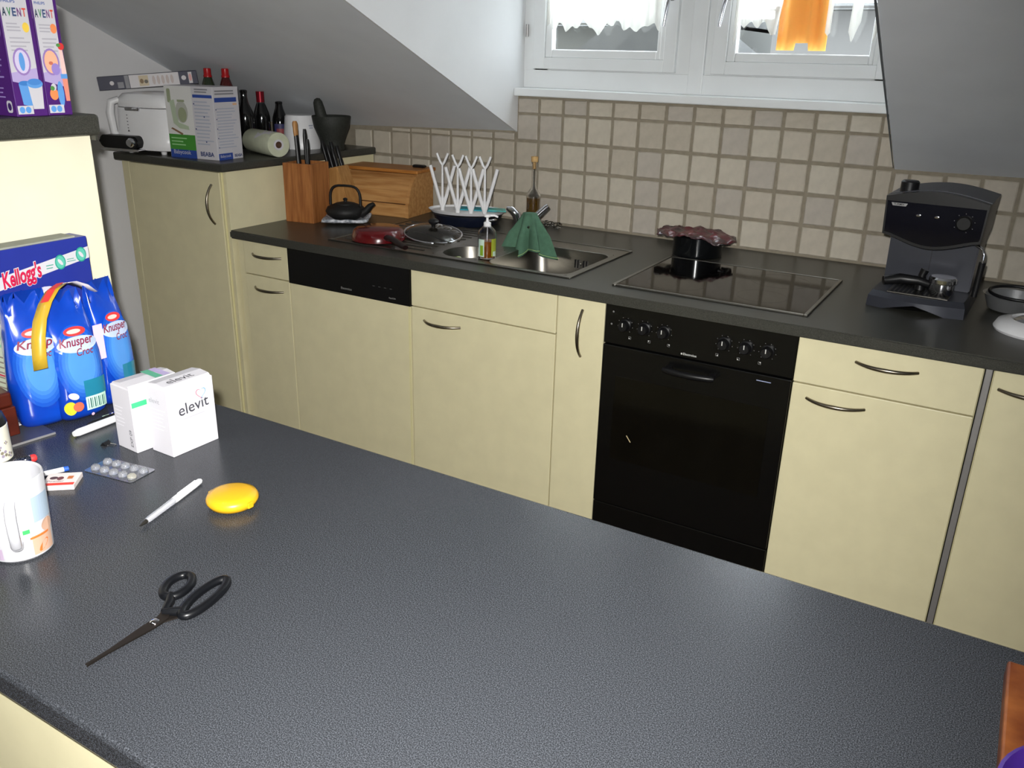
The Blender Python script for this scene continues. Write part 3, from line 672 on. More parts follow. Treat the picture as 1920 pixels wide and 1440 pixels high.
# upturned white pot
c = thing('plant_pot', 'upturned plain white pot on the tall cabinet', 'pot', (-1.028, -0.262, TZ)); c.scale = (0.93, 0.93, 1.0)
obj('pot', lt([(0.088, 0), (0.089, 0.008), (0.084, 0.03), (0.072, 0.132), (0.066, 0.138), (0, 0.139)], seg=40), white, c, smooth=40)
pr = Print(); pr.poly(rc(-0.012, 0.012, 0.095, 0.10), txt); pr.poly(rc(-0.010, 0.010, 0.086, 0.09), txt); a1 = math.radians(-12)
pr.build('faint_mark', c, (0, 0, 0), (1, 0, 0), (0, 0, 1), fn=lambda u, v, hh: ((0.0845-(v-0.03)*0.118+0.001+hh)*math.cos(a1+u/0.08), (0.0845-(v-0.03)*0.118+0.001+hh)*math.sin(a1+u/0.08), v))
# mortar and pestle
stone = mat('dark_green_granite', (44, 47, 42), 0.65, var=0.35, scale=150, bump=0.3)
o = obj('mortar', lt([(0, 0), (0.052, 0), (0.056, 0.006), (0.053, 0.030), (0.060, 0.050), (0.080, 0.095), (0.088, 0.138), (0.086, 0.141), (0.080, 0.138), (0.06, 0.075), (0.03, 0.05), (0, 0.045)], seg=40), stone, smooth=50, loc=(-0.874, -0.240, TZ)); o.scale = (0.93, 0.93, 1.0); tag(o, 'dark stone mortar at the wall end of the tall cabinet', 'mortar')
bm = bmesh.new(); lathe(bm, [(0, 0), (0.020, 0.004), (0.027, 0.018), (0.026, 0.05), (0.022, 0.125), (0.019, 0.150), (0.012, 0.163), (0, 0.167)], seg=24)
o = obj('pestle', bm, stone, smooth=50, loc=(-0.886, -0.262, TZ+0.048), rot=(0.10, -0.17, 0)); tag(o, 'dark stone pestle standing in the mortar', 'pestle')
# paper roll
rollM = mat('greenish_film_roll', (196, 200, 176), 0.45, var=0.12, scale=30); core = mat('cardboard_core', (128, 96, 78), 0.8, var=0.1)
ax = Vector((0.95, -0.31, 0.0))
c = thing('paper_roll', 'pale roll of baking paper lying on its side at the tall cabinet edge', 'roll', (-0.838, -0.588, TZ+0.0472), rot=(0, PI/2, math.atan2(ax.y, ax.x)))
obj('roll', lt([(0.020, -0.001), (0.046, 0.0), (0.047, -0.003), (0.046, -0.225), (0.045, -0.228), (0.02, -0.228)], seg=36), rollM, c, smooth=40)
obj('core', lt([(0.013, 0.001), (0.0205, 0.001), (0.0205, -0.236), (0.013, -0.236)], seg=28), whiteC, c, smooth=40)
obj('core_inside', lt([(0.0128, 0.0), (0.0128, -0.23), (0, -0.23)], seg=20), core, c, smooth=40)
bm = bmesh.new(); loft(bm, [[(-0.030+0.02*t, -0.022+0.05*u+0.006*math.sin(7*u+5*t), -0.02-0.10*t) for u in [k/8 for k in range(9)]] for t in [j/6 for j in range(7)]], cap=False, closed=False)
for v in bm.verts:
    rr = math.hypot(v.co.x, v.co.y); v.co.x, v.co.y = v.co.x/rr*0.0478, v.co.y/rr*0.0478
obj('loose_edge', bm, paperW, c, smooth=60)

# ================================================================== THINGS ON THE WORKTOP
oak = wood('beech_wood', (172, 112, 62), (140, 84, 42), (30, 30, 2.5)); oakl = wood('pale_beech', (196, 148, 92), (170, 118, 66), (2.5, 22, 22)); oak2 = wood('knife_block_side', (186, 140, 84), (164, 116, 64), (22, 22, 3))
c = thing('utensil_block', 'tall square hollow wooden utensil block standing beside the tall cabinet', 'block', (-0.752, -0.535, ZC), math.radians(10))
bm = bmesh.new(); a = 0.064; t = 0.008
box(bm, -a, a, -a, -a+t, 0, 0.228, bev=0.001); box(bm, -a, a, a-t, a, 0, 0.228, bev=0.001); box(bm, -a, -a+t, -a+t, a-t, 0, 0.228, bev=0.001); box(bm, a-t, a, -a+t, a-t, 0, 0.228, bev=0.001); box(bm, -a+t, a-t, -a+t, a-t, 0, 0.01)
obj('hollow_block', bm, oak, c)
def knife(name, label, base, tip, m, r0, r1, mid=None, hf=0.42):
    b, t_ = Vector(base), Vector(tip); dv = t_-b; c = thing(name, label, 'utensil', base)
    k = dv*hf; n = 8
    obj('handle', tb([k+(dv-k)*(i/n) for i in range(n+1)], [r0*0.8, r0, r0*1.05, r1, r1*0.95, r1, r1*1.05, r1, r1*0.7], seg=12, flat=0.7), m, c, smooth=50)
    obj('blade', tb([Vector((0, 0, 0)), k*0.5, k*1.02], [0.004, 0.009, 0.007] if mid is None else [0.008, 0.011, 0.010], seg=8, flat=0.25 if mid is None else 0.8), steel if mid is None else mid, c, smooth=50)
    return c
woodh = wood('wood_handle', (190, 140, 86), (160, 110, 62), (20, 20, 2)); 
knife('wooden_handled_utensil', 'utensil with black shaft and wooden handle in the hollow block', (-0.765, -0.545, ZC+0.012), (-0.792, -0.540, 1.281), woodh, 0.011, 0.012, blackP, 0.84)
knife('kitchen_knife', 'black handled knife in the hollow block', (-0.748, -0.525, ZC+0.012), (-0.762, -0.520, 1.252), blackP, 0.009, 0.010)
knife('sharpening_tool', 'black handled steel in the hollow block', (-0.735, -0.540, ZC+0.012), (-0.742, -0.528, 1.215), blackP, 0.008, 0.009)
# slanted knife block
c = thing('slanted_knife_block', 'slanted pale knife block behind the utensil block', 'block', (-0.672, -0.372, ZC), math.radians(8))
bm = bmesh.new(); prism(bm, [(-0.045, 0), (0.035, 0), (-0.03, 0.205), (-0.105, 0.185)], -0.045, 0.045, 'y', bev=0.004); obj('block', bm, oak2, c)
dirv = Vector((-0.065, 0, 0.205)).normalized()
for k, (px, py, L) in enumerate(((-0.088, -0.022, 0.105), (-0.064, -0.024, 0.09), (-0.044, -0.020, 0.075), (-0.080, 0.020, 0.10), (-0.055, 0.022, 0.085))):
    p0 = Vector((-0.671+px, -0.372+py, ZC+0.196)); q = thing('block_knife', ['black knife handle farthest left in the slanted block', 'black knife handle at the front middle of the slanted block', 'black knife handle at the front right of the slanted block', 'black knife handle at the rear left of the slanted block', 'black knife handle at the rear right of the slanted block'][k], 'knife', p0, group='knives in the slanted block')
    obj('handle', tb([dirv*(L*i/5) for i in range(6)], [0.010, 0.011, 0.010, 0.011, 0.0115, 0.008], seg=10, flat=0.75), blackP, q, smooth=50)
    obj('blade', tb([dirv*-0.10, dirv*0.002], [0.004, 0.008], seg=6, flat=0.25), steel, q)
# cast iron teapot on a cloth pad
padM = mat('grey_patterned_cloth', (214, 216, 222), 0.9, col2=(120, 126, 136), scale=70, bump=0.5, bscale=90)
bm = bmesh.new(); n = 12; gr = []
for j in range(n+1):
    gr.append([bm.verts.new((x, y, 0.006+0.005*math.sin(5*x*20)*math.cos(y*70)*0.4+0.012*max(abs(i/n-0.5), abs(j/n-0.5))**3*8))
               for i in range(n+1) for x, y in [((i/n-0.5)*0.175, (j/n-0.5)*0.165)]])
for A, B in zip(gr, gr[1:]):
    for i in range(n): bm.faces.new([A[i], A[i+1], B[i+1], B[i]])
o = obj('pot_holder', bm, padM, smooth=70, loc=(-0.588, -0.492, ZC+0.004), rot=(0, 0, math.radians(33))); md = o.modifiers.new('thickness', 'SOLIDIFY'); md.thickness = 0.010; md.offset = 0
tag(o, 'grey and white patterned pot holder under the teapot', 'pot holder')
c = thing('cast_iron_teapot', 'small black cast iron teapot with looped handle on the pot holder', 'teapot', (-0.590, -0.496, ZC+0.016), math.radians(18)); c.scale = (1.22, 1.22, 0.98)
obj('body', lt([(0, 0), (0.036, 0), (0.042, 0.004), (0.060, 0.020), (0.0645, 0.034), (0.058, 0.050), (0.040, 0.060), (0.030, 0.062), (0, 0.062)], seg=40), blackM, c, smooth=50)
l = obj('lid', lt([(0.034, 0.060), (0.033, 0.064), (0.015, 0.069), (0.006, 0.070), (0.0055, 0.075), (0.008, 0.080), (0.005, 0.085), (0, 0.086)], seg=30), blackM, c, smooth=50)
obj('spout', tb([(0.050, 0, 0.025), (0.072, 0, 0.040), (0.086, 0, 0.060), (0.098, 0, 0.068)], [0.018, 0.013, 0.010, 0.008], seg=14), blackM, c, smooth=50)
pts = [(-0.052+0.0*i, 0, 0.055) for i in range(1)]+[(0.052*math.copysign(abs(math.cos(t))**0.55, math.cos(t)), 0, 0.068+0.066*math.sin(t)**0.62) for t in [PI-PI*i/16 for i in range(1, 16)]]+[(0.052, 0, 0.055)]
obj('looped_handle', tb(pts, 0.0045, seg=10), blackM, c, smooth=60)
# bread bin
c = thing('bread_bin', 'wooden roll-front bread bin against the tiles', 'bread bin', (-0.458, -0.264, ZC), math.radians(7))
bwid, bdep = 0.345, 0.215
pf = [(0, 0.0), (bdep, 0.0), (bdep, 0.172), (0.085, 0.172), (0.055, 0.155), (0.028, 0.122), (0.012, 0.085), (0.008, 0.058), (0, 0.056)]
for x0, x1 in ((-0.014, 0.0), (-bwid, -bwid+0.014)):
    bm = bmesh.new(); prism(bm, pf, x0, x1, 'x', bev=0.001); obj('side_panel', bm, oakl, c)
bm = bmesh.new(); box(bm, -bwid+0.0145, -0.0145, 0.003, bdep-0.004, 0.0, 0.053, bev=0.002); obj('base_box', bm, oakl, c)
arc = [(0.010, 0.056), (0.013, 0.080), (0.022, 0.105), (0.036, 0.128), (0.055, 0.149), (0.082, 0.166), (0.11, 0.169)]
for k in range(len(arc)-1):
    (ya, za), (yb, zb) = arc[k], arc[k+1]; nrm = Vector((-(zb-za), (yb-ya))).normalized()*0.010
    bm = bmesh.new(); prism(bm, [(ya, za+0.0006), (yb, zb), (yb-nrm.x, zb-nrm.y), (ya-nrm.x, za-nrm.y)][::1], -bwid+0.0145, -0.0145, 'x', bev=0.0008); obj('roll_slat', bm, oakl, c)
bm = bmesh.new(); box(bm, -bwid-0.012, 0.012, 0.060, bdep+0.005, 0.1725, 0.187, bev=0.004); obj('top_board', bm, wood('honey_board', (186, 124, 58), (160, 98, 40), (2.5, 22, 22)), c)
bm = bmesh.new(); prism(bm, [(0.0, 0.0), (0.055, 0.0), (0.058, 0.006), (0.050, 0.011), (0.0, 0.011)], -0.014, 0.014, 'y', bev=0.003)
o = obj('black_peeler_case', bm, blackP, loc=(-0.545, -0.105, ZC+0.1875), rot=(0, 0, 0.1)); tag(o, 'small flat black case lying on the bread bin', 'case')
# navy pan with the bottle drying rack on it
navyM = mat('navy_enamel', (20, 26, 44), 0.3, var=0.1, coat=0.3)
c = thing('enamel_pan', 'dark navy pan under the bottle drying rack', 'pan', (-0.212, -0.190, ZC))
obj('pan', lt([(0, 0), (0.118, 0), (0.128, 0.006), (0.142, 0.044), (0.145, 0.045), (0.138, 0.044), (0.122, 0.008), (0, 0.006)], seg=48), navyM, c, smooth=40)
bm = tb([(0.128, -0.07, 0.032), (0.155, -0.078, 0.036), (0.168, -0.062, 0.038), (0.160, -0.04, 0.036), (0.138, -0.04, 0.032)], 0.005, seg=10); obj('pan_handle', bm, chrome, c, smooth=60)
teal = mat('turquoise_plastic', (42, 160, 178), 0.35, var=0.05)
c = thing('bottle_drying_rack', 'white baby bottle drying rack with forked prongs and turquoise tray', 'drying rack', (-0.205, -0.205, ZC+0.046), math.radians(20))
bm = bmesh.new(); lathe(bm, [(0, 0), (0.145, 0), (0.157, 0.012), (0.159, 0.012), (0.150, 0.004), (0.142, 0.006), (0, 0.006)], seg=48, sy=0.66); obj('tray', bm, white, c, smooth=40)
bm = bmesh.new(); prism(bm, rrect(-0.055, 0.125, 0.0, 0.075, 0.02), 0.0065, 0.0105, 'z', bev=0.001); obj('turquoise_insert', bm, teal, c)
bm = bmesh.new(); prism(bm, [(0.09, -0.01), (0.165, -0.03), (0.150, 0.035), (0.10, 0.05)], 0.0125, 0.016, 'z'); obj('turquoise_scraper', bm, mat('aqua_plastic', (96, 190, 180), 0.35, var=0.05), c)
for k, (fx, fy) in enumerate(((-0.098, -0.016), (-0.026, -0.053), (0.034, -0.078), (0.088, -0.075))):
    bm = bmesh.new(); dx = Vector((math.cos(0.15), math.sin(0.15), 0))
    def q(u, z): return Vector((fx, fy, 0.006))+dx*u+Vector((0, 0, z))
    tube(bm, [q(0, 0), q(0, 0.06), q(0, 0.182)], [0.009, 0.0055, 0.004], seg=8)
    for s in (-1, 1):
        tube(bm, [q(s*0.002, 0.012), q(s*0.018, 0.066), q(s*0.048, 0.175)], [0.007, 0.0075, 0.007], seg=8)
        tube(bm, [q(0, 0.176), q(s*0.009, 0.190), q(s*0.022, 0.222)], [0.004, 0.0052, 0.0048], seg=8)
    obj('fork_prong', bm, white, c, smooth=60)
# red saucepan upside down
redE = mat('red_enamel', (88, 6, 12), 0.22, var=0.1, coat=0.6)
c = thing('red_saucepan', 'red enamel pan lying upside down on the drainer', 'pan', (-0.268, -0.690, ZC+0.0068))
obj('pan', lt([(0.094, 0), (0.097, 0.001), (0.096, 0.012), (0.088, 0.036), (0.075, 0.044), (0, 0.046), ], seg=48), redE, c, smooth=50)
bm = tb([(0.078, -0.045, 0.020), (0.115, -0.062, 0.022), (0.16, -0.085, 0.016), (0.205, -0.108, 0.012)], [0.016, 0.014, 0.015, 0.011], seg=12, flat=0.7); obj('pan_handle', bm, mat('dark_bakelite', (28, 14, 14), 0.3, var=0.1), c, smooth=60)
# glass lid
c = thing('glass_pan_lid', 'glass pan lid with black knob lying tilted on the drainer', 'lid', (-0.140, -0.530, ZC+0.018), rot=(math.radians(7), math.radians(5), 0.3))
obj('glass_dome', lt([(0.105, 0.0), (0.085, 0.012), (0.05, 0.022), (0.012, 0.026), (0, 0.026), (0, 0.023), (0.012, 0.023), (0.05, 0.019), (0.085, 0.009), (0.105, -0.003)], seg=48), glass, c, smooth=50)
obj('steel_rim', tb([(0.107*math.cos(2*PI*k/48), 0.107*math.sin(2*PI*k/48), -0.001) for k in range(48)], 0.0045, seg=8, closed=True), chrome, c, smooth=60)
obj('lid_knob', lt([(0.007, 0.024), (0.008, 0.034), (0.018, 0.040), (0.020, 0.048), (0.012, 0.054), (0, 0.055)], seg=24), blackP, c, smooth=40)
# soap dispenser
c = thing('soap_dispenser', 'clear pump bottle of amber soap between the sink bowls', 'soap bottle', (0.204, -0.700, ZC+0.0030))
honey = mat('amber_soap', (196, 110, 20), 0.1, trans=0.55, var=0.05)
obj('bottle', lt([(0, 0), (0.027, 0), (0.0305, 0.004), (0.031, 0.075), (0.028, 0.092), (0.013, 0.107), (0.010, 0.109), (0.009, 0.109), (0.012, 0.105), (0.0265, 0.090), (0.0295, 0.075), (0.029, 0.005), (0, 0.003)], seg=32), clearP, c, smooth=40)
obj('soap', lt([(0, 0.0045), (0.027, 0.0045), (0.028, 0.007), (0.028, 0.058), (0, 0.058)], seg=28), honey, c, smooth=40)
pm = obj('pump', lt([(0.0125, 0.104), (0.0125, 0.118), (0.006, 0.121), (0.004, 0.124), (0.004, 0.134), (0.011, 0.137), (0.011, 0.144), (0, 0.146)], seg=24), white, c, smooth=40)
obj('pump_spout', tb([(0.0, 0, 0.141), (0.02, 0.012, 0.141), (0.030, 0.018, 0.136)], [0.004, 0.0036, 0.003], seg=8), white, pm, smooth=50)
obj('dip_tube', tb([(0, 0, 0.01), (0, 0, 0.106)], 0.002, seg=8), white, c)
pr = Print(); gA = ink((190, 214, 200)); gB = ink((122, 160, 40)); gC = ink((150, 160, 50))
pr.grid(-0.034, -0.010, 0.008, 0.066, gA, nx=6); pr.grid(-0.026, -0.014, 0.012, 0.046, gB, nx=4); pr.grid(0.014, 0.036, 0.010, 0.068, gC, nx=6); pr.grid(0.020, 0.034, 0.010, 0.026, gA, nx=4)
a2 = math.radians(-57); pr.build('label', c, (0, 0, 0), (1, 0, 0), (0, 0, 1), fn=lambda u, v, hh: ((0.0313+hh)*math.cos(a2+u/0.0313), (0.0313+hh)*math.sin(a2+u/0.0313), v))
# green scrubber in the small bowl
c = thing('green_scrubber', 'round green and white dish scrubber in the small bowl', 'scrubber', (0.072, -0.700, ZC-0.045), rot=(0.5, -0.4, 0.2))
obj('scrubber', lt([(0, 0), (0.030, 0.002), (0.034, 0.010), (0.030, 0.018), (0, 0.021)], seg=26), mat('lime_foam', (150, 176, 84), 0.9, var=0.35, scale=90, bump=0.6), c, smooth=60)
obj('rim', tb([(0.034*math.cos(2*PI*k/26), 0.034*math.sin(2*PI*k/26), 0.010) for k in range(26)], 0.004, seg=6, closed=True), mat('pale_green_foam', (206, 216, 176), 0.9, var=0.2, scale=90), c, smooth=60)
# mixer tap with cloth
c = thing('mixer_tap', 'chrome mixer tap behind the sink', 'tap', (0.160, -0.345, ZC+0.0028))
obj('base', lt([(0, 0), (0.026, 0), (0.026, 0.006), (0.022, 0.010), (0.022, 0.062), (0.018, 0.070), (0, 0.072)], seg=30), chrome, c, smooth=40)
obj('spout', tb([(0, 0, 0.050), (0.030, -0.055, 0.075), (0.062, -0.105, 0.080), (0.078, -0.13, 0.066)], [0.017, 0.016, 0.015, 0.013], seg=16), chrome, c, smooth=60)
lv = bmesh.new(); tube(lv, [(0, 0, 0.066), (0.028, 0.018, 0.090), (0.052, 0.034, 0.118), (0.060, 0.038, 0.124)], [0.019, 0.014, 0.012, 0.010], seg=14); obj('lever', lv, chrome, c, smooth=60)
obj('hand_spray', tb([(-0.052, 0.012, -0.002), (-0.050, 0.010, 0.05), (-0.055, 0.004, 0.085), (-0.072, -0.006, 0.104), (-0.088, -0.012, 0.108)], [0.014, 0.014, 0.017, 0.013, 0.007], seg=14), chrome, c, smooth=60)
gcl = mat('green_dish_cloth', (76, 112, 90), 0.95, var=0.15, scale=60, bump=0.4, bscale=300); gst = mat('pale_green_stripe', (150, 178, 118), 0.95, var=0.1)
bm = bmesh.new(); rings = []; nn = 48
for j in range(11):
    t = j/10; ring = []
    for k in range(nn):
        a = 2*PI*k/nn; f = 1+0.42*min(1, t*2.0)*math.sin(7*a+0.8)+0.14*t*math.sin(12*a)
        rx = (0.026+0.050*t**0.75)*f; ry = (0.022+0.030*t**0.75)*f
        ring.append((rx*math.cos(a)+0.008*t, ry*math.sin(a)-0.022*t, -0.128*t-0.016*t*math.sin(3*a+1)*t+ (0.006 if j == 0 else 0)))
    rings.append(ring)
R = [[bm.verts.new(p) for p in r] for r in rings]
for A, B in zip(R, R[1:]):
    for k in range(nn): bm.faces.new([A[k], A[(k+1) % nn], B[(k+1) % nn], B[k]])
bm.faces.new(R[0]); 
for f in bm.faces: f.material_index = 1 if all(v in R[-1] or v in R[-2] for v in f.verts) and False else 0
o = obj('dish_cloth', bm, gcl, smooth=70, loc=(0.222, -0.446, 1.014)); md = o.modifiers.new('thickness', 'SOLIDIFY'); md.thickness = 0.0018
tag(o, 'green dish cloth draped over the tap spout', 'cloth')
bm = bmesh.new(); tube(bm, [Vector(p)*1.0+Vector((0, 0, 0.006)) for p in [(q[0]*1.02, q[1]*1.02, q[2]) for q in rings[-1]]], 0.0012, seg=6, closed=True); obj('hem_stripe', bm, gst, o, smooth=60)
# oil bottle
c = thing('oil_bottle', 'slim glass oil bottle with cork behind the tap', 'bottle', (0.032, -0.085, ZC))
obj('bottle', lt([(0, 0), (0.026, 0), (0.029, 0.004), (0.029, 0.118), (0.025, 0.132), (0.012, 0.150), (0.0095, 0.160), (0.0095, 0.245), (0.012, 0.246), (0.012, 0.251), (0.008, 0.251), (0.0075, 0.16), (0.010, 0.148), (0.023, 0.130), (0.027, 0.117), (0.027, 0.005), (0, 0.004)], seg=32), glass, c, smooth=40)
obj('oil', lt([(0, 0.0055), (0.0255, 0.0055), (0.0262, 0.008), (0.0262, 0.112), (0, 0.112)], seg=28), mat('olive_oil', (120, 84, 8), 0.1, trans=0.4, var=0.05), c, smooth=40)
obj('cork', lt([(0.0072, 0.225), (0.0075, 0.250), (0.0135, 0.252), (0.0145, 0.272), (0, 0.273)], seg=20), mat('cork', (206, 168, 112), 0.8, var=0.2, scale=90), c, smooth=40)
# steel wool
bm = bmesh.new(); rr = random.Random(4)
for k in range(16):
    pts = []; p = Vector((rr.uniform(-0.03, 0.03), rr.uniform(-0.012, 0.012), 0.010))
    for j in range(12):
        p = p+Vector((rr.uniform(-0.012, 0.012), rr.uniform(-0.009, 0.009), rr.uniform(-0.006, 0.006))); p.x = max(-0.04, min(0.04, p.x)); p.y = max(-0.018, min(0.018, p.y)); p.z = max(0.0012, min(0.022, p.z)); pts.append(p.copy())
    tube(bm, pts, 0.0011, seg=5)
o = obj('steel_wool', bm, steel, smooth=60, loc=(0.105, -0.062, ZC)); tag(o, 'tangled steel wool pad by the tiles behind the tap', 'scourer'); o['kind'] = 'stuff'
# pot behind the hob with a crumpled packet on it
c = thing('cooking_pot', 'dark pot standing behind the hob', 'pot', (0.765, -0.208, ZC))
obj('pot', lt([(0, 0), (0.080, 0), (0.086, 0.005), (0.086, 0.070), (0.089, 0.072), (0.083, 0.071), (0.081, 0.008), (0, 0.006)], seg=44), mat('dark_pot_steel', (20, 22, 24), 0.15, metal=0.4, var=0.1), c, smooth=40)
obj('pot_handle', tb([(0.083, 0.03, 0.05), (0.108, 0.034, 0.054), (0.108, -0.010, 0.054), (0.085, -0.014, 0.05)], 0.005, seg=8), blackP, c, smooth=60)
foil = mat('crumpled_red_wrap', (92, 22, 32), 0.28, col2=(44, 34, 36), scale=16, coat=0.4, bump=0.5, bscale=50)
bm = bmesh.new(); n = 26; gr = []; rr = random.Random(9)
for j in range(n+1):
    row = []
    for i in range(n+1):
        u, v = i/n-0.5, j/n-0.5; x, y = u*0.29*(1-0.5*abs(v)), v*0.19; r = math.hypot(x, y)
        z = 0.080 + 0.006*math.sin(u*19+v*7)*math.cos(v*15) + rr.uniform(-0.003, 0.003) - max(0, r-0.088)*0.35 + (0.02*max(0, -u-0.3)*3)
        if r < 0.088: z = max(z, 0.076)
        row.append(bm.verts.new((x, y, z)))
    gr.append(row)
for A, B in zip(gr, gr[1:]):
    for i in range(n): bm.faces.new([A[i], A[i+1], B[i+1], B[i]])
o = obj('plastic_wrapper', bm, foil, smooth=25, loc=(0.755, -0.208, ZC)); md = o.modifiers.new('thickness', 'SOLIDIFY'); md.thickness = 0.0008
tag(o, 'crumpled red and dark plastic wrapper lying on the pot', 'wrapper')

# ------------------------------------------------------------------ espresso machine
gun = mat('gunmetal_plastic', (58, 60, 68), 0.35, metal=0.3, var=0.06); gunD = mat('dark_grey_plastic', (40, 42, 48), 0.45, var=0.06)
c = thing('espresso_machine', 'black espresso machine with steam wand at the right of the hob', 'coffee machine', (1.520, -0.39, ZC), math.radians(-3))
hw = 0.118
bm = bmesh.new(); arcp = [(-hw-0.008+ (2*hw+0.016)*k/16, -0.168-0.022*math.sin(PI*k/16)) for k in range(17)]
def baserow(z, dz): return [(x, y, z+dz(x)) for x, y in arcp]
low = lambda x: 0.022*max(0, 1-abs(x-0.0)/0.075)**0.8 if abs(x) < 0.075 else 0.0
poly = [(-hw-0.006, 0.14), (-hw-0.010, -0.13)]+[(x, y) for x, y in arcp]+[(hw+0.010, -0.13), (hw+0.006, 0.14)]
ringA = [(x, y, (low(x) if y < -0.15 else 0.0)) for x, y in poly]; ringB = [(x*0.985, y, 0.030) for x, y in poly]; ringC = [(x*0.93, y+0.014 if y < 0 else y-0.004, 0.044) for x, y in poly]
loft(bm, [ringA, ringB, ringC]); obj('base', bm, gun, c, smooth=35)
gb = bmesh.new(); box(gb, -0.078, 0.078, -0.165, -0.05, 0.0445, 0.0475, bev=0.001)
gt = obj('drip_tray', gb, steel, c)
for k in range(13): obj('tray_slot', bx(-0.070+k*0.0112, -0.064+k*0.0112, -0.160, -0.055, 0.0475, 0.0482), blackP, gt)
bm = bmesh.new(); prism(bm, [(-hw+0.004, 0.0445), (hw-0.004, 0.0445), (hw-0.002, 0.20), (-hw+0.002, 0.20)], -0.03, 0.138, 'y', bev=0.003); obj('column', bm, gun, c, smooth=30)
# head: bowed underside and bowed top, front slightly curved in plan
def headring(y, s, zb):
    bot = [(-hw*1.06*s+2*hw*1.06*s*k/14, zb+0.0-0.030*math.sin(PI*k/14)**1.4) for k in range(15)]
    top = [(hw*1.10*s-2*hw*1.10*s*k/14, 0.302+0.020*math.sin(PI*k/14)) for k in range(15)]
    return [(x, y, z) for x, z in bot+top]
bm = bmesh.new(); loft(bm, [headring(0.138, 0.97, 0.20), headring(-0.06, 1.0, 0.198), headring(-0.115, 1.0, 0.196), headring(-0.132, 0.985, 0.200)]); hd = obj('head', bm, mat('dark_head_plastic', (13, 13, 15), 0.35, var=0.1), c, smooth=35)
bm = bmesh.new(); prism(bm, [(-hw*1.0, 0.212)]+[(-hw+2*hw*k/14, 0.206-0.028*math.sin(PI*k/14)**1.4) for k in range(15)]+[(hw*1.02, 0.212), (hw*1.04, 0.290), (-hw*1.04, 0.290)], -0.1345, -0.128, 'y'); fp = obj('front_panel', bm, mat('blue_black_panel', (12, 12, 22), 0.12, var=0.05), c)
bm = bmesh.new(); prism(bm, [(-hw*1.09+2*hw*1.09*k/14, 0.3035+0.0205*math.sin(PI*k/14)) for k in range(15)]+[(hw*1.09, 0.3015), (-hw*1.09, 0.3015)], -0.10, 0.12, 'y'); obj('lid_rim', bm, gun, c)
for x in (-0.038, 0.008):
    bm = lt([(0, 0.004), (0.006, 0.003), (0.0075, 0)], seg=20, sy=0.55); obj('switch', bm, chrome, fp, smooth=40, loc=(x, -0.1345, 0.258), rot=(PI/2, 0, 0))
bm = lt([(0.020, 0), (0.020, 0.010), (0.016, 0.014), (0, 0.014)], seg=28); kn = obj('steam_knob', bm, mat('dull_black_knob', (8, 8, 9), 0.6, var=0.1), fp, smooth=40, loc=(0.076, -0.1345, 0.250), rot=(PI/2, 0, 0))
pr = Print(); pr.poly([(0.006, 0.076), (0.048, 0.076), (0.044, 0.068), (0.010, 0.068)], ink((150, 150, 150))); pr.text('TURMIX', 0.012, 0.0695, 0.028, blackP, bold=0.02)
for a in range(20, 340, 40): t = math.radians(a-90); pr.poly(ell(0.194+0.025*math.cos(t), 0.040+0.025*math.sin(t), 0.0011, 0.0011, 8), dk)
pr.build('panel_print', fp, (-hw, -0.1345, 0.210), (1, 0, 0), (0, 0, 1))
obj('filler_cap', lt([(0, 0), (0.024, 0), (0.024, 0.030), (0.020, 0.034), (0, 0.034)], seg=24), blackP, c, smooth=40, loc=(-0.085, -0.06, 0.306))
wd = obj('steam_wand', tb([(0.105, -0.10, 0.195), (0.130, -0.112, 0.185), (0.137, -0.115, 0.170), (0.137, -0.115, 0.145)], 0.004, seg=10), chrome, c, smooth=60)
obj('wand_sleeve', tb([(0.137, -0.115, 0.150), (0.134, -0.113, 0.055)], [0.0085, 0.0075], seg=14), blackP, wd, smooth=40)
obj('seam', bx(-0.0006, 0.0006, -0.0312, -0.0298, 0.05, 0.18), blackP, c)
c2 = thing('portafilter', 'chrome and black portafilter lying on the espresso machine drip tray', 'portafilter', (1.566, -0.510, ZC+0.0485), math.radians(6)); c2.scale = (1.2, 1.2, 1.25)
obj('basket', lt([(0, 0), (0.022, 0), (0.026, 0.006), (0.026, 0.026), (0.030, 0.028), (0.030, 0.036), (0.026, 0.040), (0, 0.038)], seg=30), chrome, c2, smooth=40)
obj('grip', tb([(-0.024, 0.006, 0.018), (-0.05, 0.016, 0.022), (-0.09, 0.018, 0.022), (-0.125, 0.006, 0.016)], [0.008, 0.010, 0.012, 0.010], seg=12), blackP, c2, smooth=60)
obj('tamper_stub', tb([(-0.044, 0.030, 0.0), (-0.044, 0.030, 0.034), (-0.040, 0.030, 0.046)], [0.012, 0.008, 0.009], seg=12), blackP, c2, smooth=50)
# small pan and white lid at the right edge
c = thing('small_steel_pan', 'small steel pan with black ring handle at the right edge', 'pan', (1.748, -0.375, ZC))
obj('pan', lt([(0, 0), (0.055, 0), (0.066, 0.006), (0.080, 0.044), (0.084, 0.046), (0.076, 0.044), (0.062, 0.009), (0, 0.007)], seg=44), mat('dark_polished_steel', (170, 172, 174), 0.3, metal=0.7, var=0.1), c, smooth=40)
obj('ring_handle', tb([(0.078*math.cos(t)+0.01, 0.062*math.sin(t)-0.004, 0.052+0.006*math.sin(t)) for t in [2*PI*k/30 for k in range(30)]], 0.0045, seg=8, closed=True), blackP, c, smooth=60)
c = thing('cake_cover', 'white rimmed round lid with chrome centre at the right edge of the worktop', 'lid', (1.815, -0.575, ZC))
obj('rim', lt([(0.105, 0), (0.108, 0.006), (0.100, 0.022), (0.070, 0.032), (0.066, 0.028), (0.064, 0.0)], seg=44), white, c, smooth=50)
